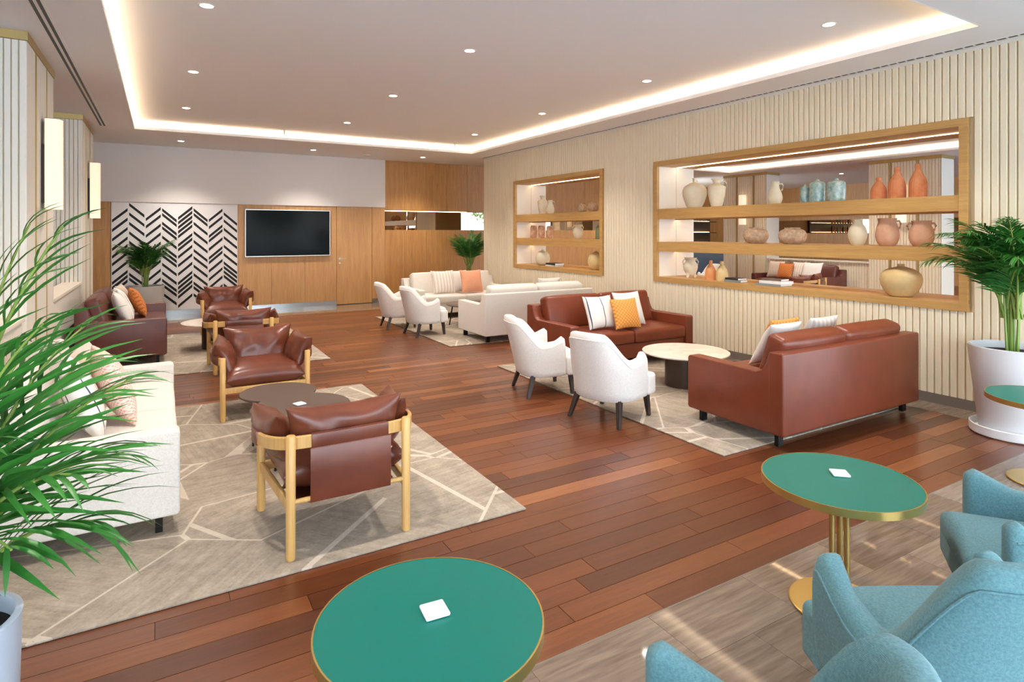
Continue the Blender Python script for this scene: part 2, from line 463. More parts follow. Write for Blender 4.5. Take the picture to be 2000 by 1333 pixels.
for t in tiles_far: mb.box(t[0]+0.0008, t[1]-0.0008, t[2]+0.0008, t[3]-0.0008, -0.02, 0)
mb.box(6.48, 21.2, 12.55, 16.0, -0.02, 0); mb.box(-7.2, -2.29, 12.55, 14.2, -0.02, 0)
o = mb.build('tile_field', 'striated_marble_field', fl, 0); o['kind'] = 'stuff'
tr_ = struct(MB().box(-2.0, 6.12, YM-0.005, YM+0.002, -0.01, 0.0008).build('trim_1', 'baseboard_grey', None, 0), 'thin metal joint strip between timber and marble floor', 'floor trim')

# ------------------------------------------------------------------ ceiling with lit tray
CX0, CX1, CY0, CY1 = -0.39, 5.82, 2.29, 11.62
TB = 0.14    # depth of the cove ledge behind the lip
ce = MB(); trays = [(CX0, CX1), (13.66-CX1, 13.66-CX0)]
ce.box(-7.2, 21.2, -3.5, CY0, H1, H1+0.03); ce.box(-7.2, 21.2, CY1, 16.0, H1, H1+0.03)
for a, b in ((-7.2, CX0), (CX1, trays[1][0]), (trays[1][1], 21.2)): ce.box(a, b, CY0, CY1, H1, H1+0.03)
for x0, x1 in trays:
    for a in ((x0-0.0, x0+0.012, CY0, CY1), (x1-0.012, x1, CY0, CY1), (x0, x1, CY0, CY0+0.012), (x0, x1, CY1-0.012, CY1)):
        ce.box(a[0], a[1], a[2], a[3], H1-0.001, H1+0.045)
    for a in ((x0-TB-0.03, x0-TB, CY0-TB, CY1+TB), (x1+TB, x1+TB+0.03, CY0-TB, CY1+TB), (x0-TB, x1+TB, CY0-TB-0.03, CY0-TB), (x0-TB, x1+TB, CY1+TB, CY1+TB+0.03)):
        ce.box(a[0], a[1], a[2], a[3], H1+0.03, H2+0.02)
    ce.box(x0-TB-0.03, x1+TB+0.03, CY0-TB-0.03, CY1+TB+0.03, H2, H2+0.04)
ce = struct(ce.build('ceiling', 'ceiling_paint', None, 0), 'pale ceiling with recessed tray and lit cove', 'ceiling')
LZ = H1+0.031
for x0, x1 in trays:
    for a in ((x0-0.055, x0-0.035, CY0, CY1), (x1+0.035, x1+0.055, CY0, CY1), (x0, x1, CY0-0.055, CY0-0.035), (x0, x1, CY1+0.035, CY1+0.055)):
        q = MB().box(a[0], a[1], a[2], a[3], LZ, LZ+0.012).build('led_strip', 'cove_led', ce, 0); q['label'] = 'warm glowing cove light strip'

def spot(loc, power, size=110, blend=0.9, col=(1.0, 0.91, 0.82), radius=0.05):
    l = bpy.data.lights.new('downlight_beam', 'SPOT'); l.energy = power; l.spot_size = R(size); l.spot_blend = blend
    l.color = col; l.shadow_soft_size = radius
    o = bpy.data.objects.new('downlight_beam', l); COL.objects.link(o); o.location = loc
    return o
dl_ring = MB().lathe([(0.050, 0.004), (0.050, -0.003), (0.062, -0.004), (0.064, 0.004)], 20, None, False, False).mesh('ring')
dl_lens = MB().lathe([(0.050, 0.002), (0.050, -0.001), (0.02, -0.002)], 20).mesh('lens')
def downlight(x, y, z, lab, grp, power=55):
    t = thing('downlight', lab, 'ceiling light', (x, y, z), 0, grp)
    obj('ring', dl_ring, 'white_plaster', t); obj('lens', dl_lens, 'downlight_glow', t)
    s = spot((0, 0, -0.03), power); s.parent = t
DLP = 125
for X_ in (0.32, 2.71, 5.12):
    for Y_ in (3.16, 5.47, 7.80, 10.12):
        downlight(X_, Y_, H2, 'round recessed downlight in the raised tray ceiling', 'tray downlights', DLP)
    downlight(X_, 12.72, H1, 'round recessed downlight in the lower ceiling by the back wall', 'soffit downlights', 125)
for X_ in (-4.5, -2.6):
    for Y_ in (7.2, 9.4, 11.6):
        downlight(X_, Y_, H1, 'round recessed downlight in the adjoining bar room ceiling', 'bar room downlights', 30)
for X_ in (8.54, 10.95, 13.34):
    for Y_ in (5.47, 7.80, 10.12):
        downlight(X_, Y_, H2, 'round recessed downlight in the tray ceiling of the lounge beyond the niches', 'far lounge downlights', DLP)
for X_ in (17.0, 19.0):
    for Y_ in (7.8, 10.12):
        downlight(X_, Y_, H1, 'round recessed downlight in the ceiling beyond the far columns', 'downlights beyond the far columns', 60)
for X_ in (8.6, 10.9, 15.6):
    downlight(X_, 12.72, H1, 'round recessed downlight near the oak wall of the far lounge', 'far lounge soffit downlights', 110)
for X_ in (0.3, 2.7, 5.1, 8.0):
    downlight(X_, 0.4, H1, 'round recessed downlight above the marble foyer', 'foyer downlights', 40)
x, y_ = ground(717, 302, H1)
tag(MB().lathe([(0.09, 0), (0.085, -0.012), (0.06, -0.03), (0.0, -0.034)], 20).build('smoke_detector', 'white_plaster'), 'small white round smoke detector on the lower ceiling', 'smoke detector').location = (x, y_, H1)
sp_ = thing('sprinkler', 'tiny sprinkler head at the tray edge near the oak panels', 'sprinkler', (5.3, 11.4, H2))
MB().lathe([(0.035, 0), (0.03, -0.01), (0.012, -0.012), (0.012, -0.06)], 12).build('pipe', 'silver_frame', sp_); MB().lathe([(0.003, -0.06), (0.022, -0.075), (0.022, -0.08)], 12).build('deflector', 'silver_frame', sp_)
copy_thing(sp_, (1.92, 11.4, H2), 0, 'tiny sprinkler head at the tray edge above the television')
# linear slot diffusers
t = thing('slot_diffuser', 'long black double slot air diffuser in the left ceiling', 'air vent', (-0.80, 0, H1))
MB().box(-0.06, 0.06, -2.5, 11.55, -0.004, 0).build('frame', 'ceiling_paint', t, 0)
for q in (-0.036, 0.012): MB().box(q, q+0.024, -2.5, 11.5, -0.006, -0.003).build('slot', 'black_plastic', t, 0)
t = thing('linear_grille', 'fine slotted air grille running above the slatted wall', 'air vent', (6.36, 0, H1))
MB().box(-0.022, 0.022, 1.5, 12.2, -0.004, 0).build('frame', 'ceiling_paint', t, 0)
mb = MB(); yy = 1.5
while yy < 12.1: mb.box(-0.017, 0.017, yy, yy+0.062, -0.006, -0.003); yy += 0.082
q = mb.build('slots', 'black_plastic', t, 0); q['kind'] = 'stuff'

# ------------------------------------------------------------------ slatted right wall with two niches
N2 = dict(y0=2.635, y1=6.73, z0=0.91, z1=2.715); N1 = dict(y0=7.95, y1=10.91, z0=0.91, z1=2.73)
ND = 7.21; NM = 6.83
wr = MB()
YS0, YS1 = 1.5, 12.28
def wall_piece(a, b, z0, z1): wr.box(XW+0.022, ND, a, b, z0, z1)
ys = [YS0, N2['y0']+0.05, N2['y1']-0.05, N1['y0']+0.05, N1['y1']-0.05, YS1]
for i, full in enumerate((1, 0, 1, 0, 1)):
    if full: wall_piece(ys[i], ys[i+1], 0, H1)
    else:
        n_ = N2 if i == 1 else N1
        wall_piece(ys[i], ys[i+1], 0, n_['z0']+0.05); wall_piece(ys[i], ys[i+1], n_['z1']-0.05, H1)
wr = struct(wr.build('wall_right', 'slat_backing', None, 0), 'cream vertical slat wall with two lit display niches', 'wall')
PITCH, SWD, SPR = 0.065, 0.052, 0.026
sl_cache = {}
def slat(z0, z1):
    k = (round(z0, 3), round(z1, 3))
    if k not in sl_cache:
        h = SWD/2
        prof = [(0.0, -h-0.004), (-SPR*0.85, -h), (-SPR, -h+0.004), (-SPR, h-0.004), (-SPR*0.85, h), (0.0, h+0.004)]
        sl_cache[k] = MB().prism(prof, z0, z1).mesh('slat', 0)
    return sl_cache[k]
y = YS1 - SWD/2 - 0.004
while y > YS0+0.03:
    inn = None
    for n_ in (N1, N2):
        if n_['y0']-0.01 < y < n_['y1']+0.01: inn = n_
    segs = [(0.095, H1-0.03)] if not inn else [(0.095, inn['z0']-0.002), (inn['z1']+0.002, H1-0.03)]
    for z0, z1 in segs: obj('slat', slat(z0, z1), 'slat_lacquer', wr, (XW+0.022, y, 0))
    y -= PITCH
struct(MB().box(XW-0.008, XW+0.02, YS0, YS1, 0, 0.095).build('baseboard_right', 'baseboard_grey', None, 0), 'grey baseboard under the slatted wall', 'baseboard')
MB().box(XW-0.005, XW+0.022, YS0, YS1, H1-0.03, H1).build('top_trim', 'slat_lacquer_pale', wr, 0)

def niche(n_, lab, shelves):
    t = thing('display_niche', lab, 'display niche', (XW, (n_['y0']+n_['y1'])/2, n_['z0']))
    ya, yb = n_['y0'] - t.location.y, n_['y1'] - t.location.y; hh = n_['z1']-n_['z0']; FW = 0.075; dp = ND - XW
    for nm, a in (('frame_board', (ya, yb, 0, FW)), ('frame_board', (ya, yb, hh-FW, hh)), ('frame_board', (ya, ya+FW, FW, hh-FW)), ('frame_board', (yb-FW, yb, FW, hh-FW))):
        MB().box(-0.02, 0.03, a[0], a[1], a[2], a[3]).build(nm, 'oak_frame', t, 0, 0.002)
    MB().box(0.03, dp, ya+0.05, yb-0.05, FW-0.03, FW).build('sill_board', 'oak_frame', t, 0)
    MB().box(0.03, dp, ya+0.05, yb-0.05, hh-FW, hh-FW+0.03).build('top_board', 'oak_frame', t, 0)
    hm = NM - XW
    for s_ in (0, 1):
        a = (ya+0.05, ya+FW) if s_ == 0 else (yb-FW, yb-0.05)
        for x0, x1 in ((0.03, hm-0.003), (hm+0.003, dp)):
            MB().box(x0, x1, a[0], a[1], FW, hh-FW).build('side_panel', 'niche_white', t, 0)
    for za, zb in shelves:
        s_ = MB().box(0.0, dp, ya+FW, yb-FW, za-n_['z0'], zb-n_['z0']).box(hm-0.022, hm-0.014, ya+FW, yb-FW, za-n_['z0']-0.012, za-n_['z0']).build('shelf', 'oak_frame', t, 0)
        q = MB().box(hm-0.006, hm+0.006, ya+FW+0.02, yb-FW-0.02, za-n_['z0']-0.006, za-n_['z0']-0.0005).build('led_strip', 'led_warm', s_, 0); q['label'] = 'warm light strip under the shelf'
    q = MB().box(hm-0.007, hm+0.007, ya+FW+0.02, yb-FW-0.02, hh-FW-0.006, hh-FW-0.0005).build('led_strip', 'led_warm', t, 0); q['label'] = 'warm light strip along the niche top'
    return t
niche(N2, 'long open oak niche with two thick shelves behind the leather sofas', [(1.365, 1.505), (1.85, 2.0)])
niche(N1, 'smaller open oak niche beside the white sofas', [(1.385, 1.53), (1.865, 2.012)])

# ------------------------------------------------------------------ back wall
wb = struct(MB().box(-7.2, 14.2, YB+0.03, YB+0.2, 0, H1).build('wall_back', 'slat_backing', None, 0), 'back wall with oak panelling, chevron panel and white bulkhead', 'wall')
def panel(x0, x1, z0, z1, mat, pr=0.0, name='panel'):
    return MB().box(x0+0.0015, x1-0.0015, YB-pr, YB+0.03, z0, z1).build(name, mat, wb, 0, 0.0015, 1)
panel(-2.5, 4.56, 2.235, H1, 'white_plaster', 0.03, 'bulkhead')
panel(-2.5, -0.83, 0.12, 2.235, 'oak_veneer_warm')
xs = [1.385, 2.05, 2.74, 3.425]
for a, b in zip(xs, xs[1:]): panel(a, b, 0.10, 2.235, 'oak_veneer')
panel(4.25, 4.56, 0.10, 2.235, 'oak_veneer')
xs = [4.56, 5.05, 5.6, 6.15, 6.72] + [6.72+0.62*i for i in range(1, 13)]
for a, b in zip(xs, xs[1:]):
    panel(a, b, 0.02, 1.705, 'oak_veneer_warm'); panel(a, b, 2.165, H1, 'oak_veneer_warm')
q = MB().box(4.56, 14.16, YB+0.006, YB+0.03, 1.705, 2.15).build('mirror_strip', 'bronze_mirror', wb, 0); q['label'] = 'bronze mirror strip between the oak panels'
q = MB().box(4.56, 6.7, YB+0.004, YB+0.02, 2.152, 2.163).build('led_strip', 'led_warm', wb, 0)
struct(MB().box(-2.5, 3.425, YB-0.012, YB+0.03, 0, 0.10).build('baseboard_back', 'steel_plinth', None, 0), 'reflective metal plinth under the back wall', 'baseboard')
struct(MB().box(4.25, 4.56, YB-0.012, YB+0.03, 0, 0.10).build('baseboard_back', 'steel_plinth', None, 0), 'short metal plinth beside the oak door', 'baseboard')
dr = struct(MB().box(3.43, 4.245, YB-0.004, YB+0.03, 0.012, 2.23).build('door_1', 'oak_veneer', None, 0, 0.003), 'flush oak door with chrome lever beside the television', 'door')
hd = MB(); hd.lathe([(0.026, 0), (0.026, 0.008)], 16, Matrix.Translation((3.50, YB-0.004, 1.05)) @ Matrix.Rotation(R(90), 4, 'X'))
hd.tube([(3.50, YB-0.01, 1.05), (3.50, YB-0.05, 1.05), (3.52, YB-0.055, 1.05), (3.62, YB-0.055, 1.05)], 0.009)
hd.lathe([(0.02, 0), (0.02, 0.008)], 16, Matrix.Translation((3.50, YB-0.004, 0.95)) @ Matrix.Rotation(R(90), 4, 'X'))
hd.build('door_handle', 'silver_frame', dr)
# chevron panel
cp = thing('chevron_panel', 'white wall panel with black chevron bars beside the television', 'wall panel', (-0.82, YB, 0.10))
CW, CHH = 2.20, 2.13
MB().box(0, CW, -0.012, 0.028, 0, CHH).build('board', 'chevron_white', cp, 0)
bw = CW/8; rng = random.Random(3); bar_cache = {}
slope = 0.225
def bar(sg, cut0, cut1):
    hb = 0.029
    x0, x1 = 0.012, bw-0.012
    za, zb = (0, slope) if sg > 0 else (slope, 0)
    k = (sg, round(cut0, 3), round(cut1, 3))
    if k not in bar_cache:
        poly = [(x0, za-hb+cut0), (x1, zb-hb+cut0), (x1, zb+hb), (x0, za+hb)]
        M = Matrix.Rotation(R(90), 4, 'X')
        bar_cache[k] = MB().prism(poly, 0.0, 0.004, M).mesh('bar', 0)
    return bar_cache[k]
for i in range(8):
    sg = 1 if i % 2 == 0 else -1
    z = -0.12 + rng.uniform(0, 0.04) + (0.05 if i in (2, 3) else 0)
    while z < CHH-0.05:
        if z > 0.02 and z + slope < CHH-0.03: obj('bar', bar(sg, 0, 0), 'chevron_black', cp, (i*bw, -0.0115, z))
        z += rng.choice([0.092, 0.145, 0.172, 0.182])
for i in range(1, 8): MB().box(i*bw-0.004, i*bw+0.004, -0.016, -0.011, 0, CHH).build('seam_strip', 'chevron_white', cp, 0)
# television
tv = thing('television', 'large black wall-mounted television with silver frame on oak panel', 'television', (2.395, YB, 1.13))
MB().box(-0.85, 0.85, -0.05, -0.001, 0.02, 0.98).build('body', 'black_plastic', tv, 0)
for a in ((-0.877, 0.877, 0, 0.016), (-0.877, 0.877, 0.99, 1.006), (-0.877, -0.863, 0.016, 0.99), (0.863, 0.877, 0.016, 0.99)):
    MB().box(a[0], a[1], -0.062, -0.04, a[2], a[3]).build('frame_edge', 'silver_frame', tv, 0, 0.002)
MB().box(-0.863, 0.863, -0.058, -0.05, 0.016, 0.99).build('screen', 'tv_glass', tv, 0)
# recess behind the slatted wall end, closing wall

# ------------------------------------------------------------------ left side: columns, low wall, bar room
slp = {}
def col_slat(z0, z1, pitch):
    k = (z0, z1, pitch)
    if k not in slp:
        h = pitch*0.40
        slp[k] = MB().prism([(0, -h-0.003), (0.016, -h), (0.018, -h+0.003), (0.018, h-0.003), (0.016, h), (0, h+0.003)], z0, z1).mesh('slat', 0)
    return slp[k]
XL = -0.98
def column(y0, y1, first):
    names = {1: 'nearer to the ivory sofa', 2: 'behind the oxblood leather sofa', 3: 'beside the marble foyer'}
    cobj = struct(MB().box(XL-0.57, XL-0.018, y0+0.018, y1-0.018, 0, H1).build('wall_left', 'slat_backing', None, 0),
                  'cream slatted column ' + names[first], 'column')
    MB().box(XL-0.59, XL+0.006, y0-0.006, y1+0.006, H1-0.075, H1).build('cap_band', 'brass_trim', cobj, 0)
    L = y1-y0; tr1, tr2 = y0+L*0.30, y0+L*0.69
    for tt in (tr1, tr2): MB().box(XL-0.018, XL+0.004, tt-0.012, tt+0.012, 0.09, H1-0.08).build('trim_strip', 'brass_trim', cobj, 0)
    me = col_slat(0.09, H1-0.08, 0.05)
    yy = y0+0.025
    while yy < y1-0.02:
        if abs(yy-tr1) > 0.03 and abs(yy-tr2) > 0.03: obj('slat', me, 'slat_lacquer_pale', cobj, (XL-0.018, yy, 0))
        yy += 0.05
    xx = XL-0.03
    while xx > XL-0.56: obj('slat', me, 'slat_lacquer_pale', cobj, (xx, y0+0.018, 0), (0, 0, R(-90))); xx -= 0.05
    return cobj
column(6.44, 7.92, 1); column(10.58, 12.15, 2); column(2.3, 3.78, 3)
for (a, b), nm in (((3.76, 6.46), 'low slatted wall behind the ivory sofa'), ((7.9, 10.6), 'low slatted wall behind the oxblood leather sofa')):
    lw = struct(MB().box(-1.20, -1.03, a, b, 0, 0.90).build('wall_left', 'slat_backing', None, 0), nm, 'wall')
    MB().box(-1.22, -0.99, a, b, 0.90, 0.935).build('sill', 'niche_white', lw, 0, 0.003)
    me = col_slat(0.09, 0.90, 0.05); yy = a+0.03
    while yy < b-0.02: obj('slat', me, 'slat_lacquer_pale', lw, (-1.03, yy, 0)); yy += 0.05
def sconce(yc, lab):
    t = thing('wall_sconce', lab, 'wall lamp', (XL, yc, 1.87))
    MB().box(0.001, 0.075, -0.055, 0.055, 0.06, 0.62).build('mount', 'bronze_metal', t, 0, 0.004)
    poly = [(0.03, -0.095)] + [(0.105 + 0.055*math.cos(a), 0.095*math.sin(a)) for a in [R(q) for q in range(-90, 91, 15)]] + [(0.03, 0.095)]
    MB().prism(poly, 0, 0.86).build('lamp_shade', 'lamp_linen', t, 30)
    MB().prism([(x*0.98, y*0.98) for x, y in poly], 0.86, 0.864).build('top_cap', 'bronze_metal', t, 0)
    MB().box(0.0285, 0.0305, -0.096, 0.096, 0, 0.864).build('back_plate', 'bronze_metal', t, 0)
sconce(7.20, 'tall glowing wall lamp on the column nearer the ivory sofa'); sconce(11.36, 'tall glowing wall lamp on the column behind the oxblood sofa')
# adjoining bar room, seen in the niche mirror
wl = struct(MB().box(-7.2, -7.0, -3.5, 14.2, 0, H1).build('wall_far', 'oak_veneer', None, 0), 'oak wall of the adjoining bar room', 'wall')
q = MB().box(-7.0, -6.98, 3, 12, 1.6, 2.05).build('mirror_strip', 'bronze_mirror', wl, 0)
bc = thing('bar_counter', 'blue stone bar counter with white top in the adjoining room', 'bar counter', (-4.6, 12.9, 0))
MB().box(-1.2, 1.2, -0.35, 0.35, 0, 1.05).build('front', 'marble_blue', bc, 0); MB().box(-1.3, 1.3, -0.45, 0.45, 1.05, 1.10).build('top', 'counter_white', bc, 0, 0.004); MB().box(-1.15, 1.15, -0.39, -0.36, 1.0, 1.03).build('led_strip', 'led_warm', bc, 0)

# far lounge beyond the niches: columns, low wall, lamps, bar
XR = 14.64
def far_column(y0, y1, lab):
    cobj = struct(MB().box(XR+0.018, XR+0.55, y0+0.018, y1-0.018, 0, H1).build('wall_far_lounge', 'slat_backing', None, 0), lab, 'column')
    MB().box(XR-0.006, XR+0.57, y0-0.006, y1+0.006, H1-0.075, H1).build('cap_band', 'brass_trim', cobj, 0)
    L = y1-y0; tr1, tr2 = y0+L*0.30, y0+L*0.69; me = col_slat(0.09, H1-0.08, 0.065)
    for tt in (tr1, tr2): MB().box(XR-0.004, XR+0.018, tt-0.014, tt+0.014, 0.09, H1-0.08).build('trim_strip', 'brass_trim', cobj, 0)
    yy = y0+0.03
    while yy < y1-0.02:
        if abs(yy-tr1) > 0.035 and abs(yy-tr2) > 0.035: obj('slat', me, 'slat_lacquer', cobj, (XR+0.018, yy, 0), (0, 0, R(180)))
        yy += 0.065
    MB().box(XR+0.0, XR+0.55, y0, y0+0.018, 0.0, H1-0.08).build('reveal_board', 'slat_lacquer_pale', cobj, 0)
far_column(6.49, 8.04, 'slatted column with lamp seen through the long niche behind the clay pots'); far_column(10.85, 12.34, 'slatted column with lamp seen through the long niche behind the rough pots')
lw = struct(MB().box(14.70, 14.86, 8.02, 10.87, 0, 0.90).build('wall_far_lounge', 'slat_backing', None, 0), 'low slatted wall of the lounge beyond the niche', 'wall')
MB().box(14.64, 14.9, 8.04, 10.85, 0.90, 0.935).build('sill', 'niche_white', lw, 0)
me = col_slat(0.09, 0.90, 0.065); yy = 8.07
while yy < 10.84: obj('slat', me, 'slat_lacquer', lw, (14.70, yy, 0), (0, 0, R(180))); yy += 0.065
def far_sconce(yc, lab):
    t = thing('wall_sconce', lab, 'wall lamp', (XR, yc, 1.87), R(180))
    MB().box(0.001, 0.075, -0.055, 0.055, 0.06, 0.62).build('mount', 'bronze_metal', t, 0)
    poly = [(0.03, -0.095)] + [(0.105 + 0.055*math.cos(a), 0.095*math.sin(a)) for a in [R(q) for q in range(-90, 91, 15)]] + [(0.03, 0.095)]
    MB().prism(poly, 0, 0.86).build('lamp_shade', 'lamp_linen', t, 30)
far_sconce(11.6, 'glowing wall lamp seen through the niche between the cream vases'); far_sconce(7.28, 'glowing wall lamp seen through the niche behind the clay pots')
wq = struct(MB().box(21.0, 21.2, -3.5, 16.0, 0, H1).build('wall_far_right', 'oak_veneer', None, 0), 'oak wall far beyond the second lounge', 'wall')
MB().box(20.98, 21.0, 5, 15, 1.62, 2.1).build('mirror_strip', 'bronze_mirror', wq, 0)
struct(MB().box(14.2, 21.2, 15.8, 16.0, 0, H1).build('wall_bar', 'oak_veneer_warm', None, 0), 'oak wall behind the distant bar', 'wall')
bk = thing('bar_counter', 'blue stone bar counter with lit white top seen through the niche', 'bar counter', (16.2, 14.2, 0))
MB().box(-1.6, 1.6, -0.35, 0.35, 0, 1.08).build('front', 'marble_blue', bk, 0); MB().box(-1.7, 1.7, -0.45, 0.45, 1.10, 1.16).build('top', 'counter_white', bk, 0, 0.004); MB().box(-1.55, 1.55, -0.40, -0.36, 1.08, 1.10).build('led_strip', 'led_warm', bk, 0)
bs = thing('bar_shelf', 'dark back-bar shelf unit holding bottles seen through the niche', 'shelf', (16.2, 15.55, 0))
MB().box(-1.7, 1.7, 0.16, 0.2, 0.0, 2.6).build('back_board', 'bronze_metal', bs, 0)
for z in (1.25, 1.65, 2.05): 
    MB().box(-1.7, 1.7, -0.14, 0.16, z-0.03, z).build('shelf', 'bronze_metal', bs, 0)
    MB().box(-1.6, 1.6, 0.12, 0.14, z, z+0.012).build('led_strip', 'led_warm', bs, 0)
rb_ = random.Random(4); bmesh_ = [MB().lathe([(0.035, 0), (0.037, 0.01), (0.037, hh*0.6), (0.014, hh*0.78), (0.013, hh)], 10).mesh('bottle') for hh in (0.24, 0.28, 0.31)]
for me, mt in zip(bmesh_, ('olive_glass', 'terracotta', 'bronze_metal')): me.materials.append(MATS[mt])
for z in (1.25, 1.65, 2.05):
    for i in range(10):
        tag(obj('liquor_bottle', bmesh_[rb_.randrange(3)], None, None, (14.8+i*0.2+rb_.uniform(-0.03, 0.03), 15.5, z+0.0005)), 'slim bottle standing on the distant back-bar shelf', 'bottle', 'bottles on the distant bar shelf')

# ------------------------------------------------------------------ foyer shell and windows behind the camera
win = struct(MB().box(-7.2, 21.2, -3.5, -3.35, 0, 0.12).box(-7.2, 21.2, -3.5, -3.35, 3.2, H1).build('window_1', 'bronze_metal', None, 0), 'wide glazed window wall behind the foyer', 'window')
for i in range(19): MB().box(-7.2+i*1.56, -7.13+i*1.56, -3.48, -3.37, 0.12, 3.2).build('mullion', 'bronze_metal', win, 0)
for i in range(18): MB().box(-7.13+i*1.56, -5.64+i*1.56, -3.43, -3.42, 0.12, 3.2).build('pane', 'window_glass', win, 0)
struct(MB().box(-40, 50, -60, -3.52, -0.3, -0.12).build('ground', 'bounce_stone', None, 0), 'pale ground added outside the windows to bounce daylight indoors', 'bounce ground')  # added pale ground, throws daylight up onto the ceiling
def tree(x, y, h, lab):
    t = thing('garden_tree', lab, 'tree', (x, y, -0.12), 0, 'trees outside the windows')
    MB().tube([(0, 0, 0), (0.05, 0, h*0.3), (0, 0.05, h*0.6)], [0.16, 0.12, 0.07]).build('trunk', 'bark', t)
    mb = MB(); rg = random.Random(int(x*10))
    for i in range(900):
        d = Vector((rg.gauss(0, 1), rg.gauss(0, 1), rg.gauss(0, 1))).normalized()*rg.uniform(0.6, 1)
        p = Vector((d.x*h*0.34, d.y*h*0.34, h*0.68 + d.z*h*0.3)); M = Matrix.Translation(p) @ Matrix.Rotation(rg.uniform(0, 6.28), 4, d)
        s_ = 0.16; mb.add([(-s_, 0, 0), (0, -s_*0.5, 0.05), (s_, 0, 0), (0, s_*0.5, 0.05)], [(0, 1, 2, 3)], M)
    q = mb.build('foliage', 'tree_leaf', t, 0); q['kind'] = 'stuff'
for i, (x, y, h) in enumerate(((-4, -12, 5), (1.5, -14, 6), (6, -11, 4.5), (11, -13, 6), (16, -10, 5), (22, -13, 6))):
    tree(x, y, h, 'leafy green tree outside the windows')

# ------------------------------------------------------------------ rugs
for (a, lab) in zip(rugs_xy, ('under the ivory sofa and leather armchairs', 'under the oxblood leather sofa', 'under the cognac leather sofas', 'under the two white sofas')):
    o = MB().rbox(a[0], a[1], a[2], a[3], 0.0005, 0.013, 0.005).build('area_rug', 'woven_rug', None, 40)
    tag(o, 'taupe rug with pale line pattern ' + lab, 'rug')
RZ = 0.013

# ------------------------------------------------------------------ builders: sofas
def pillow_mb(w_, h_, t_, n=14, pinch=0.10, wr=0.0, seed=0, M=None, mb=None, pw=2.4):
    """cushion in the YZ plane, thickness along X"""
    mb = mb or MB(); vs = []; idx = {}
    for sd in (1, -1):
        for i in range(n+1):
            for j in range(n+1):
                u, v = -1+2*i/n, -1+2*j/n
                u, v = math.sin(u*math.pi/2), math.sin(v*math.pi/2)
                edge = i in (0, n) or j in (0, n)
                if edge and sd < 0: idx[(sd, i, j)] = idx[(1, i, j)]; continue
                yy = u*w_/2*(1 - pinch*(1-v*v)*abs(u)**2); zz = v*h_/2*(1 - pinch*(1-u*u)*abs(v)**2)
                th = t_/2*math.sqrt(max(0, (1-abs(u)**pw)*(1-abs(v)**pw)))
                if wr:
                    nz = noise.noise(Vector((u*3.0+seed, v*3.0, sd*2.0)))
                    rad = math.sin(10*math.atan2(v, u+1e-6)+seed)*max(abs(u), abs(v))**3
                    th *= 1 + wr*(nz*1.2 + 0.35*rad)
                idx[(sd, i, j)] = len(vs); vs.append((sd*th, yy, zz))
    fs = []
    for sd in (1, -1):
        for i in range(n):
            for j in range(n):
                q = (idx[(sd,i,j)], idx[(sd,i+1,j)], idx[(sd,i+1,j+1)], idx[(sd,i,j+1)])
                fs.append(q if sd > 0 else q[::-1])
    return mb.add(vs, fs, M)

def make_sofa(label, loc, rz, mat, W=1.96, D=0.93, group=None):
    t = thing('sofa', label, 'sofa', loc, rz, group); hd_, hw = D/2, W/2; AT = 0.125
    prof = [(-hd_+0.03, 0.10), (hd_-0.01, 0.10), (hd_, 0.12), (hd_, 0.545), (hd_-0.02, 0.562), (-hd_+0.24, 0.555), (-hd_+0.19, 0.575), (-hd_+0.15, 0.64), (-hd_+0.13, 0.71), (-hd_+0.11, 0.722), (-hd_+0.03, 0.722)]
    for s_ in (-1, 1):
        M = Matrix.Translation((0, s_*(hw-AT/2-0.003), 0)) @ Matrix.Rotation(R(90), 4, 'X')
        MB().prism(prof, -AT/2, AT/2, M).build('arm', mat, t, 50, 0.016, 3)
    MB().rbox(-hd_, -hd_+0.13, -hw, hw, 0.10, 0.725, 0.016).build('back_panel', mat, t, 50)
    MB().rbox(-hd_+0.1, hd_-0.04, -hw+AT, hw-AT, 0.10, 0.285, 0.015).build('base', mat, t, 50)
    cw = (W-2*AT)/2
    for s_ in (-1, 1):
        q = MB().rbox(-hd_+0.18, hd_-0.005, s_*cw/2-cw/2+0.003, s_*cw/2+cw/2-0.003, 0.287, 0.435, 0.035, (0.004, 0, 0.022), 5).build('seat_cushion', mat, t, 60)
        M = Matrix.Translation((-hd_+0.215, s_*cw/2, 0.612)) @ Matrix.Rotation(R(-17), 4, 'Y')
        MB().rbox(-0.085, 0.085, -cw/2+0.004, cw/2-0.004, -0.22, 0.22, 0.045, (0.03, 0, 0.01), 5, M).build('back_cushion', mat, t, 60)
    for sx_ in (-1, 1):
        for sy_ in (-1, 1):
            cx_, cy_ = sx_*(hd_-0.10), sy_*(hw-0.09)
            MB().prism([(-0.018, -0.03), (0.018, -0.03), (0.018, 0.03), (-0.018, 0.03)], 0.0, 0.102, Matrix.Translation((cx_, cy_, 0))).build('leg', 'black_metal', t, 0, 0.003)
    return t
make_sofa('ivory fabric sofa beside the brown clover coffee table', (-0.385, 4.74, RZ), 0, 'ivory_fabric', 2.04, 0.95)
make_sofa('dark oxblood leather sofa standing before the column lamp', (-0.41, 9.70, RZ), 0, 'oxblood_leather', 2.04, 0.95)
make_sofa('cognac leather sofa facing the stone table, three cushions on it, front turned to the foyer', (4.975, 5.97, RZ), R(-90), 'cognac_leather', 1.96, 0.94)
make_sofa('cognac leather sofa showing its plain back to the foyer tables', (4.975, 3.29, RZ), R(90), 'cognac_leather', 1.96, 0.94)
make_sofa('white fabric sofa with peach and striped cushions before the oak wall', (5.09, 10.86, RZ), R(-90), 'ivory_fabric', 1.98, 0.95)
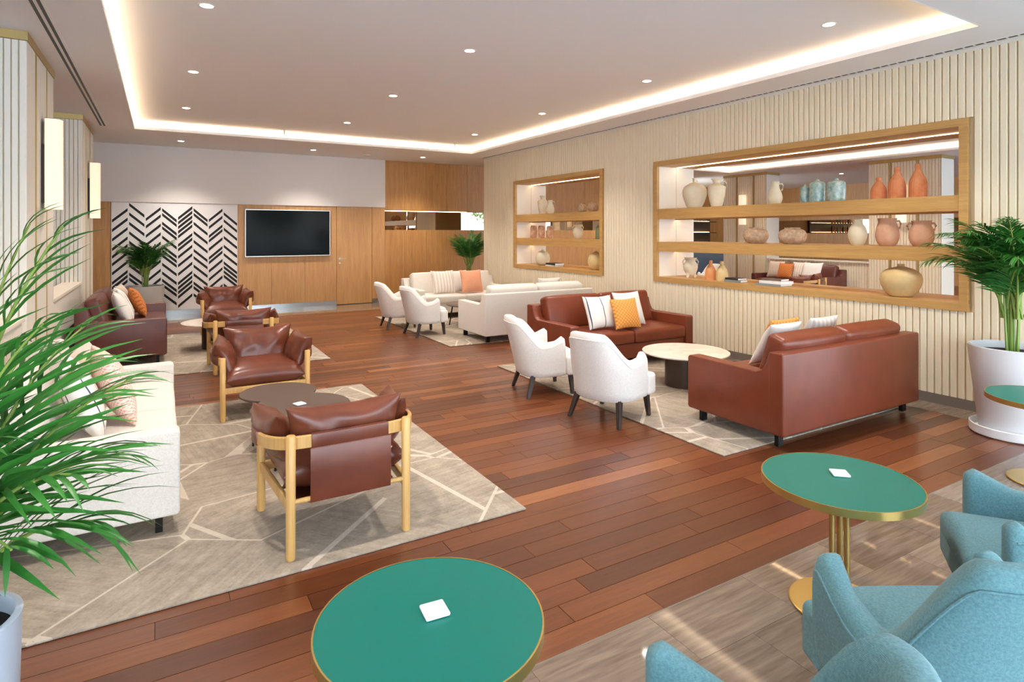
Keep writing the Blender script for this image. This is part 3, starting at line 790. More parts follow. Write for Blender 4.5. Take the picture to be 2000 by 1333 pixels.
make_sofa('white fabric sofa whose back faces the cognac leather sofa', (5.09, 8.23, RZ), R(90), 'ivory_fabric', 1.98, 0.95)

def cushion(label, loc, rz, tilt, w_, h_, mat, t_=0.15, seed=0, roll=0.0):
    me = pillow_mb(w_, h_, t_, 14, 0.08, 0.10, seed).mesh('scatter_cushion', 60)
    o = obj('scatter_cushion', me, mat, None, loc); o.rotation_mode = 'QUATERNION'
    M = Matrix.Rotation(rz, 4, 'Z') @ Matrix.Rotation(-tilt, 4, 'Y') @ Matrix.Rotation(roll, 4, 'X')
    o.rotation_quaternion = M.to_quaternion()
    o.location.z = 0.4595 + (RZ if loc[0] < 7 else 0.0) - min((M @ v.co).z for v in me.vertices)
    return tag(o, label, 'cushion')
SZ = 0.46+RZ
cushion('white cushion with navy stripe on the cognac sofa facing the stone table', (4.66, 5.80, SZ+0.19), R(-90), R(22), 0.44, 0.42, 'white_navy_stripe', 0.15, 1)
cushion('ochre quilted cushion between two white cushions on the cognac sofa', (4.93, 5.64, SZ+0.175), R(-92), R(20), 0.40, 0.38, 'ochre_quilt', 0.13, 2)
cushion('plain white cushion behind the ochre quilted cushion on the cognac sofa', (5.14, 5.82, SZ+0.20), R(-90), R(20), 0.44, 0.44, 'white_cushion', 0.14, 3)
cushion('white cushion peeping over the plain back of the cognac sofa', (4.74, 3.42, SZ+0.16), R(90), R(30), 0.44, 0.44, 'white_cushion', 0.14, 4)
cushion('ochre cushion peeping over the plain back of the cognac sofa', (4.98, 3.58, SZ+0.18), R(90), R(26), 0.42, 0.42, 'ochre_quilt', 0.14, 5)
cushion('sand striped cushion at the middle of the plain-backed cognac sofa', (5.32, 3.42, SZ+0.18), R(90), R(26), 0.44, 0.44, 'sand_stripe', 0.14, 6)
cushion('peach herringbone cushion on the ivory sofa', (-0.26, 4.50, SZ+0.20), R(12), R(20), 0.46, 0.48, 'peach_herringbone', 0.16, 7)
cushion('white cushion with navy stitch lines on the ivory sofa', (-0.40, 4.28, SZ+0.20), R(6), R(22), 0.50, 0.48, 'white_navy_stripe', 0.16, 8)
cushion('dusty beige cushion tucked behind the peach cushion', (-0.42, 4.86, SZ+0.21), R(-14), R(20), 0.44, 0.46, 'beige_cushion', 0.15, 9)
cushion('white cushion with black lines on the oxblood sofa', (-0.44, 9.66, SZ+0.20), R(8), R(24), 0.46, 0.46, 'white_black_line', 0.15, 10)
cushion('orange quilted cushion on the oxblood sofa', (-0.29, 9.98, SZ+0.18), R(8), R(22), 0.42, 0.42, 'orange_quilt', 0.15, 11)
cushion('cream cushion behind the orange one on the oxblood sofa', (-0.45, 10.24, SZ+0.20), R(-6), R(22), 0.46, 0.46, 'beige_cushion', 0.14, 12)
cushion('plain white cushion beside the black-lined one on the oxblood sofa', (-0.44, 9.22, SZ+0.19), R(4), R(24), 0.46, 0.44, 'white_cushion', 0.15, 13)
cushion('pale striped cushion on the white sofa before the oak wall', (4.72, 10.68, SZ+0.20), R(-90), R(20), 0.48, 0.46, 'sand_stripe', 0.15, 14)
cushion('dull white cushion between the striped and peach cushions', (5.10, 10.84, SZ+0.20), R(-90), R(19), 0.44, 0.44, 'white_cushion', 0.13, 15)
cushion('smooth peach cushion on the white sofa before the oak wall', (5.28, 10.58, SZ+0.20), R(-92), R(19), 0.46, 0.46, 'peach_cushion', 0.15, 16)
cushion('white cushion whose corner shows above the white sofa back', (5.60, 8.40, SZ+0.21), R(90), R(24), 0.46, 0.46, 'white_cushion', 0.14, 17)

make_sofa('oxblood leather sofa in the lounge beyond the niche', (14.10, 9.55, 0), R(180), 'oxblood_leather', 2.04, 0.95)
cushion('cream cushion on the leather sofa beyond the niche', (13.98, 10.08, SZ+0.2), R(180), R(20), 0.46, 0.46, 'beige_cushion', 0.14, 21)
cushion('orange cushion on the leather sofa beyond the niche', (13.86, 9.72, SZ+0.17), R(180), R(20), 0.42, 0.42, 'orange_quilt', 0.14, 22)
cushion('sand striped cushion on the leather sofa beyond the niche', (13.98, 9.40, SZ+0.2), R(180), R(20), 0.46, 0.46, 'sand_stripe', 0.14, 23)
cushion('large white cushion on the leather sofa beyond the niche', (13.90, 9.02, SZ+0.2), R(185), R(24), 0.48, 0.48, 'white_cushion', 0.14, 24)

# ------------------------------------------------------------------ builders: upholstered armchair
def armchair(label, loc, rz, mat, group=None, HB=0.80, DIP=0.535, RISE=0.055, S0=0.25, S1=0.55, XF=0.13):
    t = thing('armchair', label, 'armchair', loc, rz, group)
    A, NS = 0.27, 30
    def plan(s_, z, off):
        k = max(0.0, min(1.0, (z-0.2)/(HB-0.2)))
        sg = 1 if s_ >= 0 else -1; s_ = abs(s_)
        xb = -0.265 - 0.135*k**1.15 + off
        w_ = 0.315 - 0.03*(1-min(1, (z-0.2)/0.2))*0.6 - off
        a = A + 0.10*k
        if s_ < 0.62:
            ph = s_/0.62*math.pi/2; e = 2/2.5
            nar = 1 - 0.14*max(0.0, (z-0.5)/(HB-0.5))*1.0
            return Vector((xb + a*(1-math.cos(ph)**e), sg*w_*math.sin(ph)**e*nar, z))
        q = (s_-0.62)/0.38
        nar = 1 - 0.14*max(0.0, (z-0.5)/(HB-0.5))*1.0
        x0 = xb + a
        return Vector((x0 + (XF-x0)*q, sg*w_*nar, z))
    def top(s_):
        s_ = abs(s_)
        def sm(a, b, x):
            x = max(0, min(1, (x-a)/(b-a))); return x*x*(3-2*x)
        h = HB - 0.02*min(1, s_/0.3)**2
        h = h + (DIP - (HB-0.02))*sm(S0, S1, s_) if s_ > S0 else h
        h += RISE*max(0.0, min(1.0, (s_-S1+0.04)/(1.0-S1)))**1.1 - 0.012*sm(0.96, 1.0, s_)
        return h
    rings = []; ss = [-1+2*i/(2*NS) for i in range(2*NS+1)]
    TT = 0.085
    def section(s_, shrink=0.0, fwd=0.0):
        h = top(s_); pts = []
        for fz in (0.0, 0.02, 0.14, 0.32, 0.5, 0.68, 0.84, 0.94):
            z = 0.195 + (h-0.03-0.195)*fz; pts.append(plan(s_, z, 0.012 if fz == 0 else 0))
        pts.append(plan(s_, h-0.010, 0.012)); pts.append(plan(s_, h, TT*0.32)); pts.append(plan(s_, h, TT*0.66)); pts.append(plan(s_, h-0.010, TT*0.92))
        for fz in (0.92, 0.7, 0.45, 0.2, 0.0):
            z = 0.30 + (h-0.03-0.30)*fz; pts.append(plan(s_, z, TT+0.015*(1-fz)))
        pts.append(plan(s_, 0.205, TT+0.01))
        if shrink or fwd:
            ce_ = sum(pts, Vector())/len(pts)
            pts = [ce_ + Vector((0, (p.y-ce_.y)*(1-shrink), (p.z-ce_.z)*(1-shrink*0.22) )) + Vector((p.x-ce_.x+fwd, 0, 0)) for p in pts]
        return pts
    rings = [section(-1, 0.75, 0.022), section(-1, 0.35, 0.018), section(-1, 0.10, 0.008)] + [section(s_) for s_ in ss] + [section(1, 0.10, 0.008), section(1, 0.35, 0.018), section(1, 0.75, 0.022)]
    MB().rings(rings).build('shell', mat, t, 75)
    MB().rbox(-0.24, 0.30, -0.225, 0.225, 0.30, 0.425, 0.045, (0.0, 0, 0.02), 5).build('seat_cushion', mat, t, 75)
    MB().rbox(0.0, 0.285, -0.225, 0.225, 0.195, 0.34, 0.03, (0.006, 0, 0), 3).rbox(0.155, 0.285, -0.305, 0.305, 0.195, 0.385, 0.03, (0.004, 0, 0), 3).build('seat_base', mat, t, 75)
    # welt seam along the outer back
    pts = [plan(s_, top(s_)-0.055, -0.001) for s_ in [-0.98+1.96*i/60 for i in range(61)]]
    MB().tube(pts, 0.004, 6).build('piping', mat, t)
    for sy_ in (-1, 1):
        for sx_, b, tp in ((-1, (-0.25, 0.265), (-0.175, 0.22)), (1, (0.225, 0.255), (0.215, 0.235))):
            rr = [[(b[0]+dx*0.016, sy_*b[1]+dy*0.016, 0) for dx, dy in ((-1,-1),(1,-1),(1,1),(-1,1))],
                  [(tp[0]+dx*0.024, sy_*tp[1]+dy*0.024, 0.215) for dx, dy in ((-1,-1),(1,-1),(1,1),(-1,1))]]
            MB().rings(rr).build('leg', 'dark_leg_wood', t, 0, 0.003)
    return t
def chair_at(x, y, deg, label, mat, z=0.0): return armchair(label, (x, y, z), R(deg), mat)
w1 = chair_at(3.475, 4.18, 15, 'white armchair at the stone table, standing nearer the plain-backed cognac sofa', 'white_boucle', 0.0)
def chair_copy(src, x, y, deg, label, group=None): return copy_thing(src, (x, y, 0), R(deg), label, group)
chair_copy(w1, 3.44, 5.22, -14, 'white armchair at the stone table, standing nearer the cushioned cognac sofa')
chair_copy(w1, 3.68, 9.06, 2, 'white armchair by the white sofa that turns its back')
chair_copy(w1, 3.56, 9.98, -6, 'white armchair nearest the oak wall and white sofa with peach cushion')
chair_copy(w1, 12.6, 11.05, 200, 'white armchair in the lounge beyond the niche, near the bar')
for q in [o for o in bpy.data.objects if o.name.startswith('armchair') and o.parent is None and o.location.x < 7]:
    q.rotation_euler.y = -math.asin(0.0155/0.475); q.location.z = 0.0155*0.25/0.475 + 0.001
te = armchair('teal armchair seen from behind, pulled to the brass-stemmed green table', (2.04, 0.89, 0), R(61), 'teal_fabric', None, 0.84, 0.50, 0.10, 0.22, 0.50, 0.18)
chair_copy(te, 2.985, 0.965, 125, 'teal armchair facing the brass-stemmed green table, its seat showing')
chair_copy(te, 0.98, 0.84, 125, 'teal armchair pulled to the green table beside the taupe rug')

# ------------------------------------------------------------------ builders: leather and oak lounge chair
def lounge_chair(label, loc, rz):
    t = thing('lounge_chair', label, 'armchair', loc, rz)
    RP, FP = (-0.325, 0.302), (0.325, 0.352)
    for sy_ in (-1, 1):
        for (x, y), h in ((RP, 0.62), (FP, 0.55)):
            MB().lathe([(0.021, 0), (0.0235, 0.01), (0.0245, h-0.006), (0.020, h)], 16, Matrix.Translation((x, sy_*y, 0))).build('leg', 'oak_turned', t)
        MB().rbox(-0.325, 0.325, -0.012, 0.012, -0.028, 0.028, 0.006, M=Matrix.Translation((0, sy_*0.327, 0.262)) @ Matrix.Rotation(sy_*R(4.4), 4, 'Z')).build('side_rail', 'oak_turned', t)
    MB().tube([(-0.325, -0.30, 0.285), (-0.325, 0.30, 0.285)], 0.013, 10).build('back_dowel', 'oak_turned', t)
    MB().rbox(0.31, 0.336, -0.35, 0.35, 0.236, 0.288, 0.006).build('front_rail', 'oak_turned', t)
    # horseshoe arm and back band
    ctrl = [(0.335, 0.335, 0.512), (0.25, 0.385, 0.516), (0.10, 0.415, 0.528), (-0.08, 0.405, 0.545), (-0.21, 0.365, 0.56), (-0.285, 0.30, 0.57), (-0.315, 0.20, 0.574), (-0.322, 0.10, 0.575)]
    full = ctrl + [(-0.324, 0, 0.575)] + [(x, -y, z) for x, y, z in reversed(ctrl)]
    def smooth(P, n=4):
        out = []
        for i in range(len(P)-1):
            p0, p1, p2, p3 = [Vector(P[max(0, min(len(P)-1, i+k))]) for k in (-1, 0, 1, 2)]
            for q in range(n):
                u = q/n; out.append(0.5*((2*p1)+(p2-p0)*u+(2*p0-5*p1+4*p2-p3)*u*u+(3*p1-p0-3*p2+p3)*u**3))
        return out + [Vector(P[-1])]
    path = smooth(full); sec = [(-0.011, -0.032), (0.011, -0.032), (0.011, 0.032), (-0.011, 0.032)]
    MB().sweep(path, sec).build('arm_band', 'oak_turned', t, 30, 0.003, 1)
    sec2 = [(-0.017, -0.037), (0.017, -0.037), (0.017, 0.037), (-0.017, 0.037)]
    n = len(path)
    back = [p for p in path if abs(p.y) < 0.215 and p.x < -0.2]
    MB().sweep(back, sec2).build('back_sleeve', 'chestnut_leather', t, 30, 0.004, 2)
    for sy_ in (-1, 1):
        seg = [p for p in path if p.y*sy_ > 0.36 and -0.06 < p.x < 0.28]
        MB().sweep(seg, sec2).build('arm_sleeve', 'chestnut_leather', t, 30, 0.004, 2)
    # leather sling: back drop and seat web
    rr = []
    for x, z in ((-0.345, 0.54), (-0.347, 0.42), (-0.345, 0.31), (-0.338, 0.268), (-0.318, 0.262), (-0.2, 0.25), (0.0, 0.235), (0.2, 0.255), (0.318, 0.292)):
        hwid = 0.21 if x < -0.3 else 0.27
        rr.append([(x, -hwid, z), (x, hwid, z), (x+0.004, hwid, z+0.006), (x+0.004, -hwid, z+0.006)])
    MB().rings(rr).build('sling', 'chestnut_leather', t, 40)
    M = Matrix.Translation((0.045, 0, 0.365)) @ Matrix.Rotation(R(94), 4, 'Y')
    pillow_mb(0.655, 0.60, 0.21, 18, 0.03, 0.10, 2, M, None, 5.0).build('seat_cushion', 'chestnut_leather', t, 70)
    M = Matrix.Translation((-0.172, 0, 0.505)) @ Matrix.Rotation(R(-14), 4, 'Y')
    pillow_mb(0.62, 0.47, 0.20, 20, 0.11, 0.24, 5, M, None, 3.0).build('back_cushion', 'chestnut_leather', t, 70)
    for sy_ in (-1, 1):
        M = Matrix.Translation((0.04, sy_*0.315, 0.53)) @ Matrix.Rotation(sy_*R(-24), 4, 'X') @ Matrix.Rotation(R(90)*sy_ + sy_*R(8), 4, 'Z')
        pillow_mb(0.45, 0.31, 0.16, 16, 0.14, 0.24, 8+sy_, M, None, 2.6).build('arm_cushion', 'chestnut_leather', t, 70)
    return t
lA = lounge_chair('oak-framed brown leather armchair with its sling back turned to the green table', (0.86, 3.46, RZ), R(90))
copy_thing(lA, (0.81, 6.03, RZ), R(-90), 'oak-framed brown leather armchair facing the clover coffee table')
copy_thing(lA, (0.85, 7.95, RZ), R(88), 'oak-framed brown leather armchair standing back to back with the one at the clover table')
copy_thing(lA, (0.92, 11.05, RZ), R(-90), 'oak-framed brown leather armchair nearest the chevron panel')

copy_thing(lA, (12.6, 8.3, 0), R(110), 'oak-framed leather armchair in the lounge beyond the niche')
# ------------------------------------------------------------------ tables
def round_poly(cx_, cy_, r_, n=64): return [(cx_+r_*math.cos(2*math.pi*i/n), cy_+r_*math.sin(2*math.pi*i/n)) for i in range(n)]
def green_table(label, x, y):
    t = thing('side_table', label, 'table', (x, y, 0)); r_ = 0.318; h = 0.56
    MB().lathe([(r_-0.003, h-0.028), (r_-0.003, h)], 72).build('table_top', 'green_laminate', t, 30)
    MB().lathe([(r_-0.004, h-0.032), (r_+0.002, h-0.032), (r_+0.002, h+0.0008), (r_-0.003, h+0.0008)], 72, None, False, False).build('rim', 'brushed_brass', t, 30)
    MB().lathe([(0.20, 0), (0.205, 0.004), (0.205, 0.010), (0.20, 0.013), (0.0, 0.014)], 56).build('base', 'brushed_brass', t, 30)
    for a in (30, 150, 270):
        q = (0.033*math.cos(R(a)), 0.033*math.sin(R(a)))
        MB().tube([(q[0], q[1], 0.012), (q[0], q[1], h-0.03)], 0.0125, 14).build('stem', 'brushed_brass', t)
    return t
g1 = green_table('green round table with brass rim near the taupe rug and ivory sofa', 0.655, 1.57)
copy_thing(g1, (2.583, 1.545, 0), 0, 'green round table on three brass stems between two teal armchairs')
copy_thing(g1, (5.03, 1.62, 0), 0, 'green round table in front of the large white palm pot')
def tag_tile(label, x, y, z, rz):
    o = MB().rbox(-0.036, 0.036, -0.036, 0.036, 0, 0.011, 0.005).build('table_tile', 'tile_white'); o.location = (x, y, z); o.rotation_euler = (0, 0, rz)
    tag(o, label, 'tile')
x, y = ground(849, 1190, 0.57); tag_tile('small white square tile on the green table near the rug', x, y, 0.5608, R(-5))
x, y = ground(1640, 923, 0.57); tag_tile('small white square tile on the green table between teal armchairs', x, y, 0.5608, R(-42))
x, y = ground(585, 795, 0.375); tag_tile('small white square tile on the clover coffee table', x, y, 0.3790+RZ, R(20))
# clover coffee table
ct = thing('coffee_table', 'dark brown clover-shaped coffee table between two leather armchairs', 'table', (0.83, 4.72, RZ+0.0022))
def blob():
    pts = []
    A_, B_ = Vector((-0.03, 0.30)), Vector((0.05, -0.19))
    for i in range(96):
        a = 2*math.pi*i/96; d = Vector((math.cos(a), math.sin(a))); best = 0
        for cc, rr in ((A_, 0.285), (B_, 0.345)):
            b = d.dot(cc); disc = b*b - cc.length_squared + rr*rr
            if disc >= 0: best = max(best, b+math.sqrt(disc))
        pts.append((d.x*best, d.y*best))
    return pts
MB().prism(blob(), 0.36, 0.376).build('table_top', 'walnut_bronze_top', ct, 30, 0.003, 1)
for (x, y) in ((-0.20, 0.20), (0.18, 0.30), (0.22, -0.32), (-0.14, -0.33)):
    MB().tube([(x*1.12, y*1.12, 0), (x, y, 0.362)], [0.008, 0.012], 10).build('leg', 'black_metal', ct)
def drum_table(label, x, y, r_, rb, h):
    t = thing('coffee_table', label, 'table', (x, y, RZ))
    MB().lathe([(r_-0.012, h-0.022), (r_, h-0.014), (r_, h-0.004), (r_-0.004, h), (0, h)], 72).build('table_top', 'cream_stone', t, 40)
    MB().lathe([(rb, 0), (rb, h-0.021)], 48).build('base', 'bronze_metal', t, 40)
    return t
drum_table('round cream stone table with dark drum base between the cognac sofas', 4.86, 4.60, 0.455, 0.215, 0.365)
drum_table('round pale stone table beside the oxblood leather sofa', 0.66, 9.45, 0.43, 0.17, 0.375)
t = thing('coffee_table', 'low coffee table with thin dark slanted legs between the white sofas', 'table', (4.75, 9.50, RZ+0.0025))
MB().lathe([(0.43, 0.350), (0.45, 0.358), (0.45, 0.366), (0.44, 0.372), (0, 0.372)], 56).build('table_top', 'walnut_bronze_top', t, 40)
for a in (70, 160, 250, 340):
    ca, sa = math.cos(R(a)), math.sin(R(a)); MB().tube([(0.40*ca, 0.40*sa, 0), (0.34*ca, 0.34*sa, 0.352)], [0.010, 0.014], 10).build('leg', 'black_metal', t)

# ------------------------------------------------------------------ pottery in the niches
XV = 6.63
def prof_lathe(P, r_, h, n=28, ribs=0, ramp=0.0):
    """smooth profile through normalised (r, z) points"""
    out = []
    for i in range(len(P)-1):
        p0, p1, p2, p3 = [Vector(P[max(0, min(len(P)-1, i+k))]) for k in (-1, 0, 1, 2)]
        for q in range(4):
            u = q/4; v = 0.5*((2*p1)+(p2-p0)*u+(2*p0-5*p1+4*p2-p3)*u*u+(3*p1-p0-3*p2+p3)*u**3); out.append((max(0.02, v.x)*r_, min(max(v.y, 0), 1)*h))
    out.append((P[-1][0]*r_, P[-1][1]*h))
    rt, zt = out[-1]
    out += [(rt*0.82, zt), (rt*0.74, zt-0.02*h), (rt*0.70, zt-0.10*h)]
    rings = []
    for rr, z in out:
        rings.append([(rr*(1+ramp*math.cos(ribs*2*math.pi*j/n))*math.cos(2*math.pi*j/n), rr*(1+ramp*math.cos(ribs*2*math.pi*j/n))*math.sin(2*math.pi*j/n), z) for j in range(n)])
    return MB().rings(rings)
PR = {
 'belly': [(0.58, 0), (0.78, 0.18), (1.0, 0.48), (0.86, 0.70), (0.42, 0.82), (0.16, 0.86), (0.15, 0.95), (0.20, 1.0)],
 'amphora': [(0.60, 0), (0.82, 0.25), (1.0, 0.62), (0.90, 0.74), (0.45, 0.82), (0.40, 0.90), (0.66, 1.0)],
 'pear': [(0.72, 0), (1.0, 0.22), (0.92, 0.45), (0.62, 0.70), (0.55, 0.86), (0.64, 1.0)],
 'bottle': [(0.95, 0), (1.0, 0.12), (1.0, 0.72), (0.82, 0.86), (0.30, 0.93), (0.22, 1.0)],
 'ribbed': [(0.98, 0), (1.0, 0.25), (0.92, 0.5), (0.52, 0.72), (0.30, 0.82), (0.34, 0.90), (0.30, 1.0)],
 'squat': [(0.58, 0), (0.90, 0.22), (1.0, 0.52), (0.86, 0.80), (0.56, 0.92), (0.60, 1.0)],
 'vase': [(0.60, 0), (0.82, 0.15), (1.0, 0.42), (0.84, 0.68), (0.58, 0.82), (0.52, 0.92), (0.58, 1.0)],
 'pot': [(0.62, 0), (0.90, 0.18), (1.0, 0.42), (0.88, 0.70), (0.74, 0.84), (0.80, 1.0)],
 'big': [(0.52, 0), (0.78, 0.16), (0.96, 0.38), (1.0, 0.54), (0.92, 0.70), (0.66, 0.83), (0.30, 0.90), (0.18, 0.925), (0.165, 0.96), (0.18, 1.0)],
 'round': [(0.52, 0), (0.82, 0.14), (1.0, 0.44), (0.82, 0.74), (0.40, 0.88), (0.16, 0.93), (0.15, 1.0)],
 'tumbler': [(0.95, 0), (1.0, 0.2), (1.0, 0.6), (0.98, 0.85), (0.80, 1.0)],
 'jar': [(0.55, 0.0), (0.85, 0.2), (1.0, 0.48), (0.78, 0.72), (0.60, 0.84), (0.86, 0.95), (0.90, 1.0)],
}
def pottery(name, label, cat, kind, mat, px, yt, yb, hw, z, group=None, handle=0, ribs=0, extra=None):
    a, b = ray(px); d = XV/a; h = (yb-yt)*d/F; r_ = hw*d/F
    t = thing(name, label, cat, (XV, d*b, z+(0.006 if extra == 'tripod' else 0.0006)), R(random.uniform(0, 40)) if not handle else R(-60), group)
    feet = extra == 'tripod'
    dz = 0.16*h if feet else 0
    mb = prof_lathe(PR[kind], r_, h-dz, 28 if not ribs else ribs*3, ribs, 0.03 if ribs else 0)
    q = mb.build('body', mat, t, 60); q.location.z = dz
    for k in range(handle):
        sg = 1 if k == 0 else -1
        pts = [(sg*r_*v, 0, h*z_) for v, z_ in ((0.55, 0.88), (0.95, 0.90), (1.08, 0.80), (0.98, 0.66), (0.84, 0.60))]
        MB().tube(pts, r_*0.09, 8).build('handle', mat, t, 60)
    if feet:
        for a_ in (0, 120, 240):
            ca, sa = math.cos(R(a_)), math.sin(R(a_)); MB().tube([(0.62*r_*ca, 0.62*r_*sa, 0), (0.6*r_*ca, 0.6*r_*sa, dz*0.6), (0.5*r_*ca, 0.5*r_*sa, dz*1.6)], [r_*0.14, r_*0.18, r_*0.3], 8).build('foot', mat, t, 60)
    if extra == 'spout': MB().tube([(0.7*r_, 0.0, h*0.5), (1.15*r_, 0, h*0.6), (1.5*r_, 0, h*0.62)], [r_*0.2, r_*0.16, r_*0.14], 8).build('spout', mat, t, 60).rotation_euler = (0, 0, R(150))
    if extra == 'tassel':
        MB().lathe([(0.24*r_, h*0.93), (0.42*r_, h*0.915), (0.42*r_, h*0.90), (0.24*r_, h*0.90)], 16).build('gold_cord', 'brushed_brass', t)
        MB().tube([(0.3*r_, 0, h*0.92), (0.55*r_, 0, h*0.86), (0.6*r_, 0, h*0.78)], r_*0.06, 6).build('tassel', 'brushed_brass', t)
    if extra == 'nub': MB().tube([(0.15*r_, 0, h*0.92), (0.30*r_, 0, h*0.94), (0.36*r_, 0, h*0.88)], r_*0.045, 6).build('handle', mat, t, 60)
    return t
ZT, ZM, ZB = 2.0, 1.505, 0.985
pottery('vase', 'round-bellied cream bottle vase at the end of the top shelf', 'vase', 'belly', 'cream_clay', 1356.5, 346, 404, 23.3, ZT, extra='nub')
pottery('vase', 'cream amphora vase with flared lip beside the round-bellied bottle', 'vase', 'amphora', 'cream_clay', 1399.6, 348, 403, 16.8, ZT, handle=1)
pottery('jug', 'cream pear-shaped jug with small handle on the top shelf', 'jug', 'pear', 'cream_clay', 1513.7, 355, 399, 13.6, ZT, handle=1)
pottery('bottle', 'small mottled teal glass bottle on the top shelf', 'bottle', 'bottle', 'mottled_glass', 1571.9, 360, 396, 8.5, ZT)
pottery('bottle', 'mottled teal glass bottle with gold cord beside the small one', 'bottle', 'bottle', 'mottled_glass', 1596.6, 351, 396, 14.5, ZT, extra='tassel')
pottery('bottle', 'mottled teal glass bottle with gold cord nearer the terracotta bottles', 'bottle', 'bottle', 'mottled_glass', 1633.6, 349, 394, 16.5, ZT, extra='tassel')
pottery('bottle', 'shortest ribbed terracotta bottle on the top shelf', 'bottle', 'ribbed', 'terracotta', 1716, 347, 390, 14, ZT, ribs=18)
pottery('bottle', 'middle ribbed terracotta bottle on the top shelf', 'bottle', 'ribbed', 'terracotta', 1752, 327, 388, 15, ZT, ribs=18)
pottery('bottle', 'tallest ribbed terracotta bottle on the top shelf', 'bottle', 'ribbed', 'terracotta', 1793, 320, 386, 15.5, ZT, ribs=18)
pottery('pot', 'rough squat clay pot below the cream jug', 'pot', 'squat', 'rough_clay', 1476.5, 444, 475.5, 23, ZM)
pottery('pot', 'rough squat clay pot below the teal bottles', 'pot', 'squat', 'rough_clay', 1547.7, 443.5, 476, 25.7, ZM)
pottery('vase', 'smooth cream vase with short neck on the middle shelf', 'vase', 'vase', 'cream_clay', 1674.8, 429, 479.5, 17, ZM)
pottery('pot', 'blush clay pot with one side handle on the middle shelf', 'pot', 'pot', 'blush_clay', 1733, 427, 481, 20.6, ZM, handle=1)
pottery('pot', 'sandy clay pot with two small handles on the middle shelf', 'pot', 'pot', 'blush_clay', 1799.6, 431, 481.6, 21.5, ZM, handle=2)
pottery('jar', 'cream three-footed jar on the niche sill', 'jar', 'jar', 'cream_clay', 1348.8, 506, 545, 13.6, ZB, handle=2, extra='tripod')
pottery('bottle', 'orange clay bottle on the niche sill', 'bottle', 'ribbed', 'orange_clay', 1388, 508, 546, 10.5, ZB)
pottery('bottle', 'pale ribbed clay bottle beside the orange bottle', 'bottle', 'ribbed', 'sand_clay', 1410, 510, 548, 11.0, ZB, ribs=16)
pottery('vase', 'large globe-like sand clay vase on the niche sill', 'vase', 'big', 'sand_clay', 1759.5, 516, 579, 36, ZB)
Z1T, Z1M = 2.012, 1.53
pottery('vase', 'tall cream jar on the top shelf of the smaller niche', 'vase', 'amphora', 'cream_clay', 1060, 380, 416, 10, Z1T)
pottery('jug', 'small cream jug beside the tall jar in the smaller niche', 'jug', 'pear', 'cream_clay', 1075, 389, 416, 8, Z1T, handle=1)
pottery('pot', 'rough squat clay pot in the middle of the smaller niche top', 'pot', 'squat', 'rough_clay', 1137, 394, 413, 10, Z1T)
pottery('pot', 'rough squat clay pot at the end of the smaller niche top', 'pot', 'squat', 'rough_clay', 1158, 393, 412.5, 11, Z1T)
for px in (1042.6, 1057.8, 1074):
    pottery('tumbler', 'tan dipped clay tumbler in a row of three', 'tumbler', 'tumbler', 'brown_dip', px, 441.5, 466, 6.6, Z1M, 'tumblers in the smaller niche')
pottery('jug', 'cream spouted jug with two handles on the middle shelf of the smaller niche', 'jug', 'jar', 'cream_clay', 1129, 438.5, 466, 10.5, Z1M, handle=2, extra='spout')
pottery('bottle', 'small olive glass bottle at the end of the smaller niche', 'bottle', 'bottle', 'olive_glass', 1168, 440, 467, 5, Z1M)
pottery('vase', 'globe-shaped cream vase on the smaller niche sill beside books', 'vase', 'round', 'cream_clay', 1060, 485, 516.4, 14.5, ZB)
pottery('vase', 'globe-shaped sand vase at the end of the smaller niche sill', 'vase', 'round', 'sand_clay', 1164, 487, 525, 16, ZB)
def book(label, px, off, z, w_, l_, h, mat, rz):
    a, b = ray(px); d = XV/a
    t = thing('book', label, 'book', (XV+off, d*b, z+0.0012), rz)
    MB().box(-l_/2+0.004, l_/2-0.003, -w_/2+0.003, w_/2-0.003, 0.003, h-0.003).build('pages', 'paper', t, 0)
    for z0 in (0, h-0.003): MB().box(-l_/2, l_/2, -w_/2, w_/2, z0, z0+0.003).build('cover', mat, t, 0)
    MB().box(-l_/2, -l_/2+0.004, -w_/2, w_/2, 0.003, h-0.003).build('spine', mat, t, 0)
book('white-edged book lying below the black one by the clay bottles', 1437, 0.0, ZB, 0.24, 0.17, 0.028, 'book_grey', R(8)); book('black book lying on the white-edged one by the clay bottles', 1437, 0.0, ZB+0.0285, 0.22, 0.16, 0.026, 'book_black', R(-4))
book('large grey book at the bottom of the stack on the niche sill', 1514, -0.03, ZB, 0.34, 0.25, 0.026, 'book_grey', R(4)); book('white book in the middle of the stack on the niche sill', 1518, -0.02, ZB+0.0265, 0.32, 0.23, 0.034, 'paper', R(-3)); book('brown book on top of the stack on the niche sill', 1514, 0.0, ZB+0.061, 0.26, 0.19, 0.022, 'book_brown', R(6))
book('white book under the black one in the smaller niche', 1083, 0.0, ZB, 0.32, 0.2, 0.03, 'paper', R(3)); book('black book on the white one in the smaller niche', 1084, 0.0, ZB+0.0305, 0.34, 0.21, 0.034, 'book_black', R(-3))

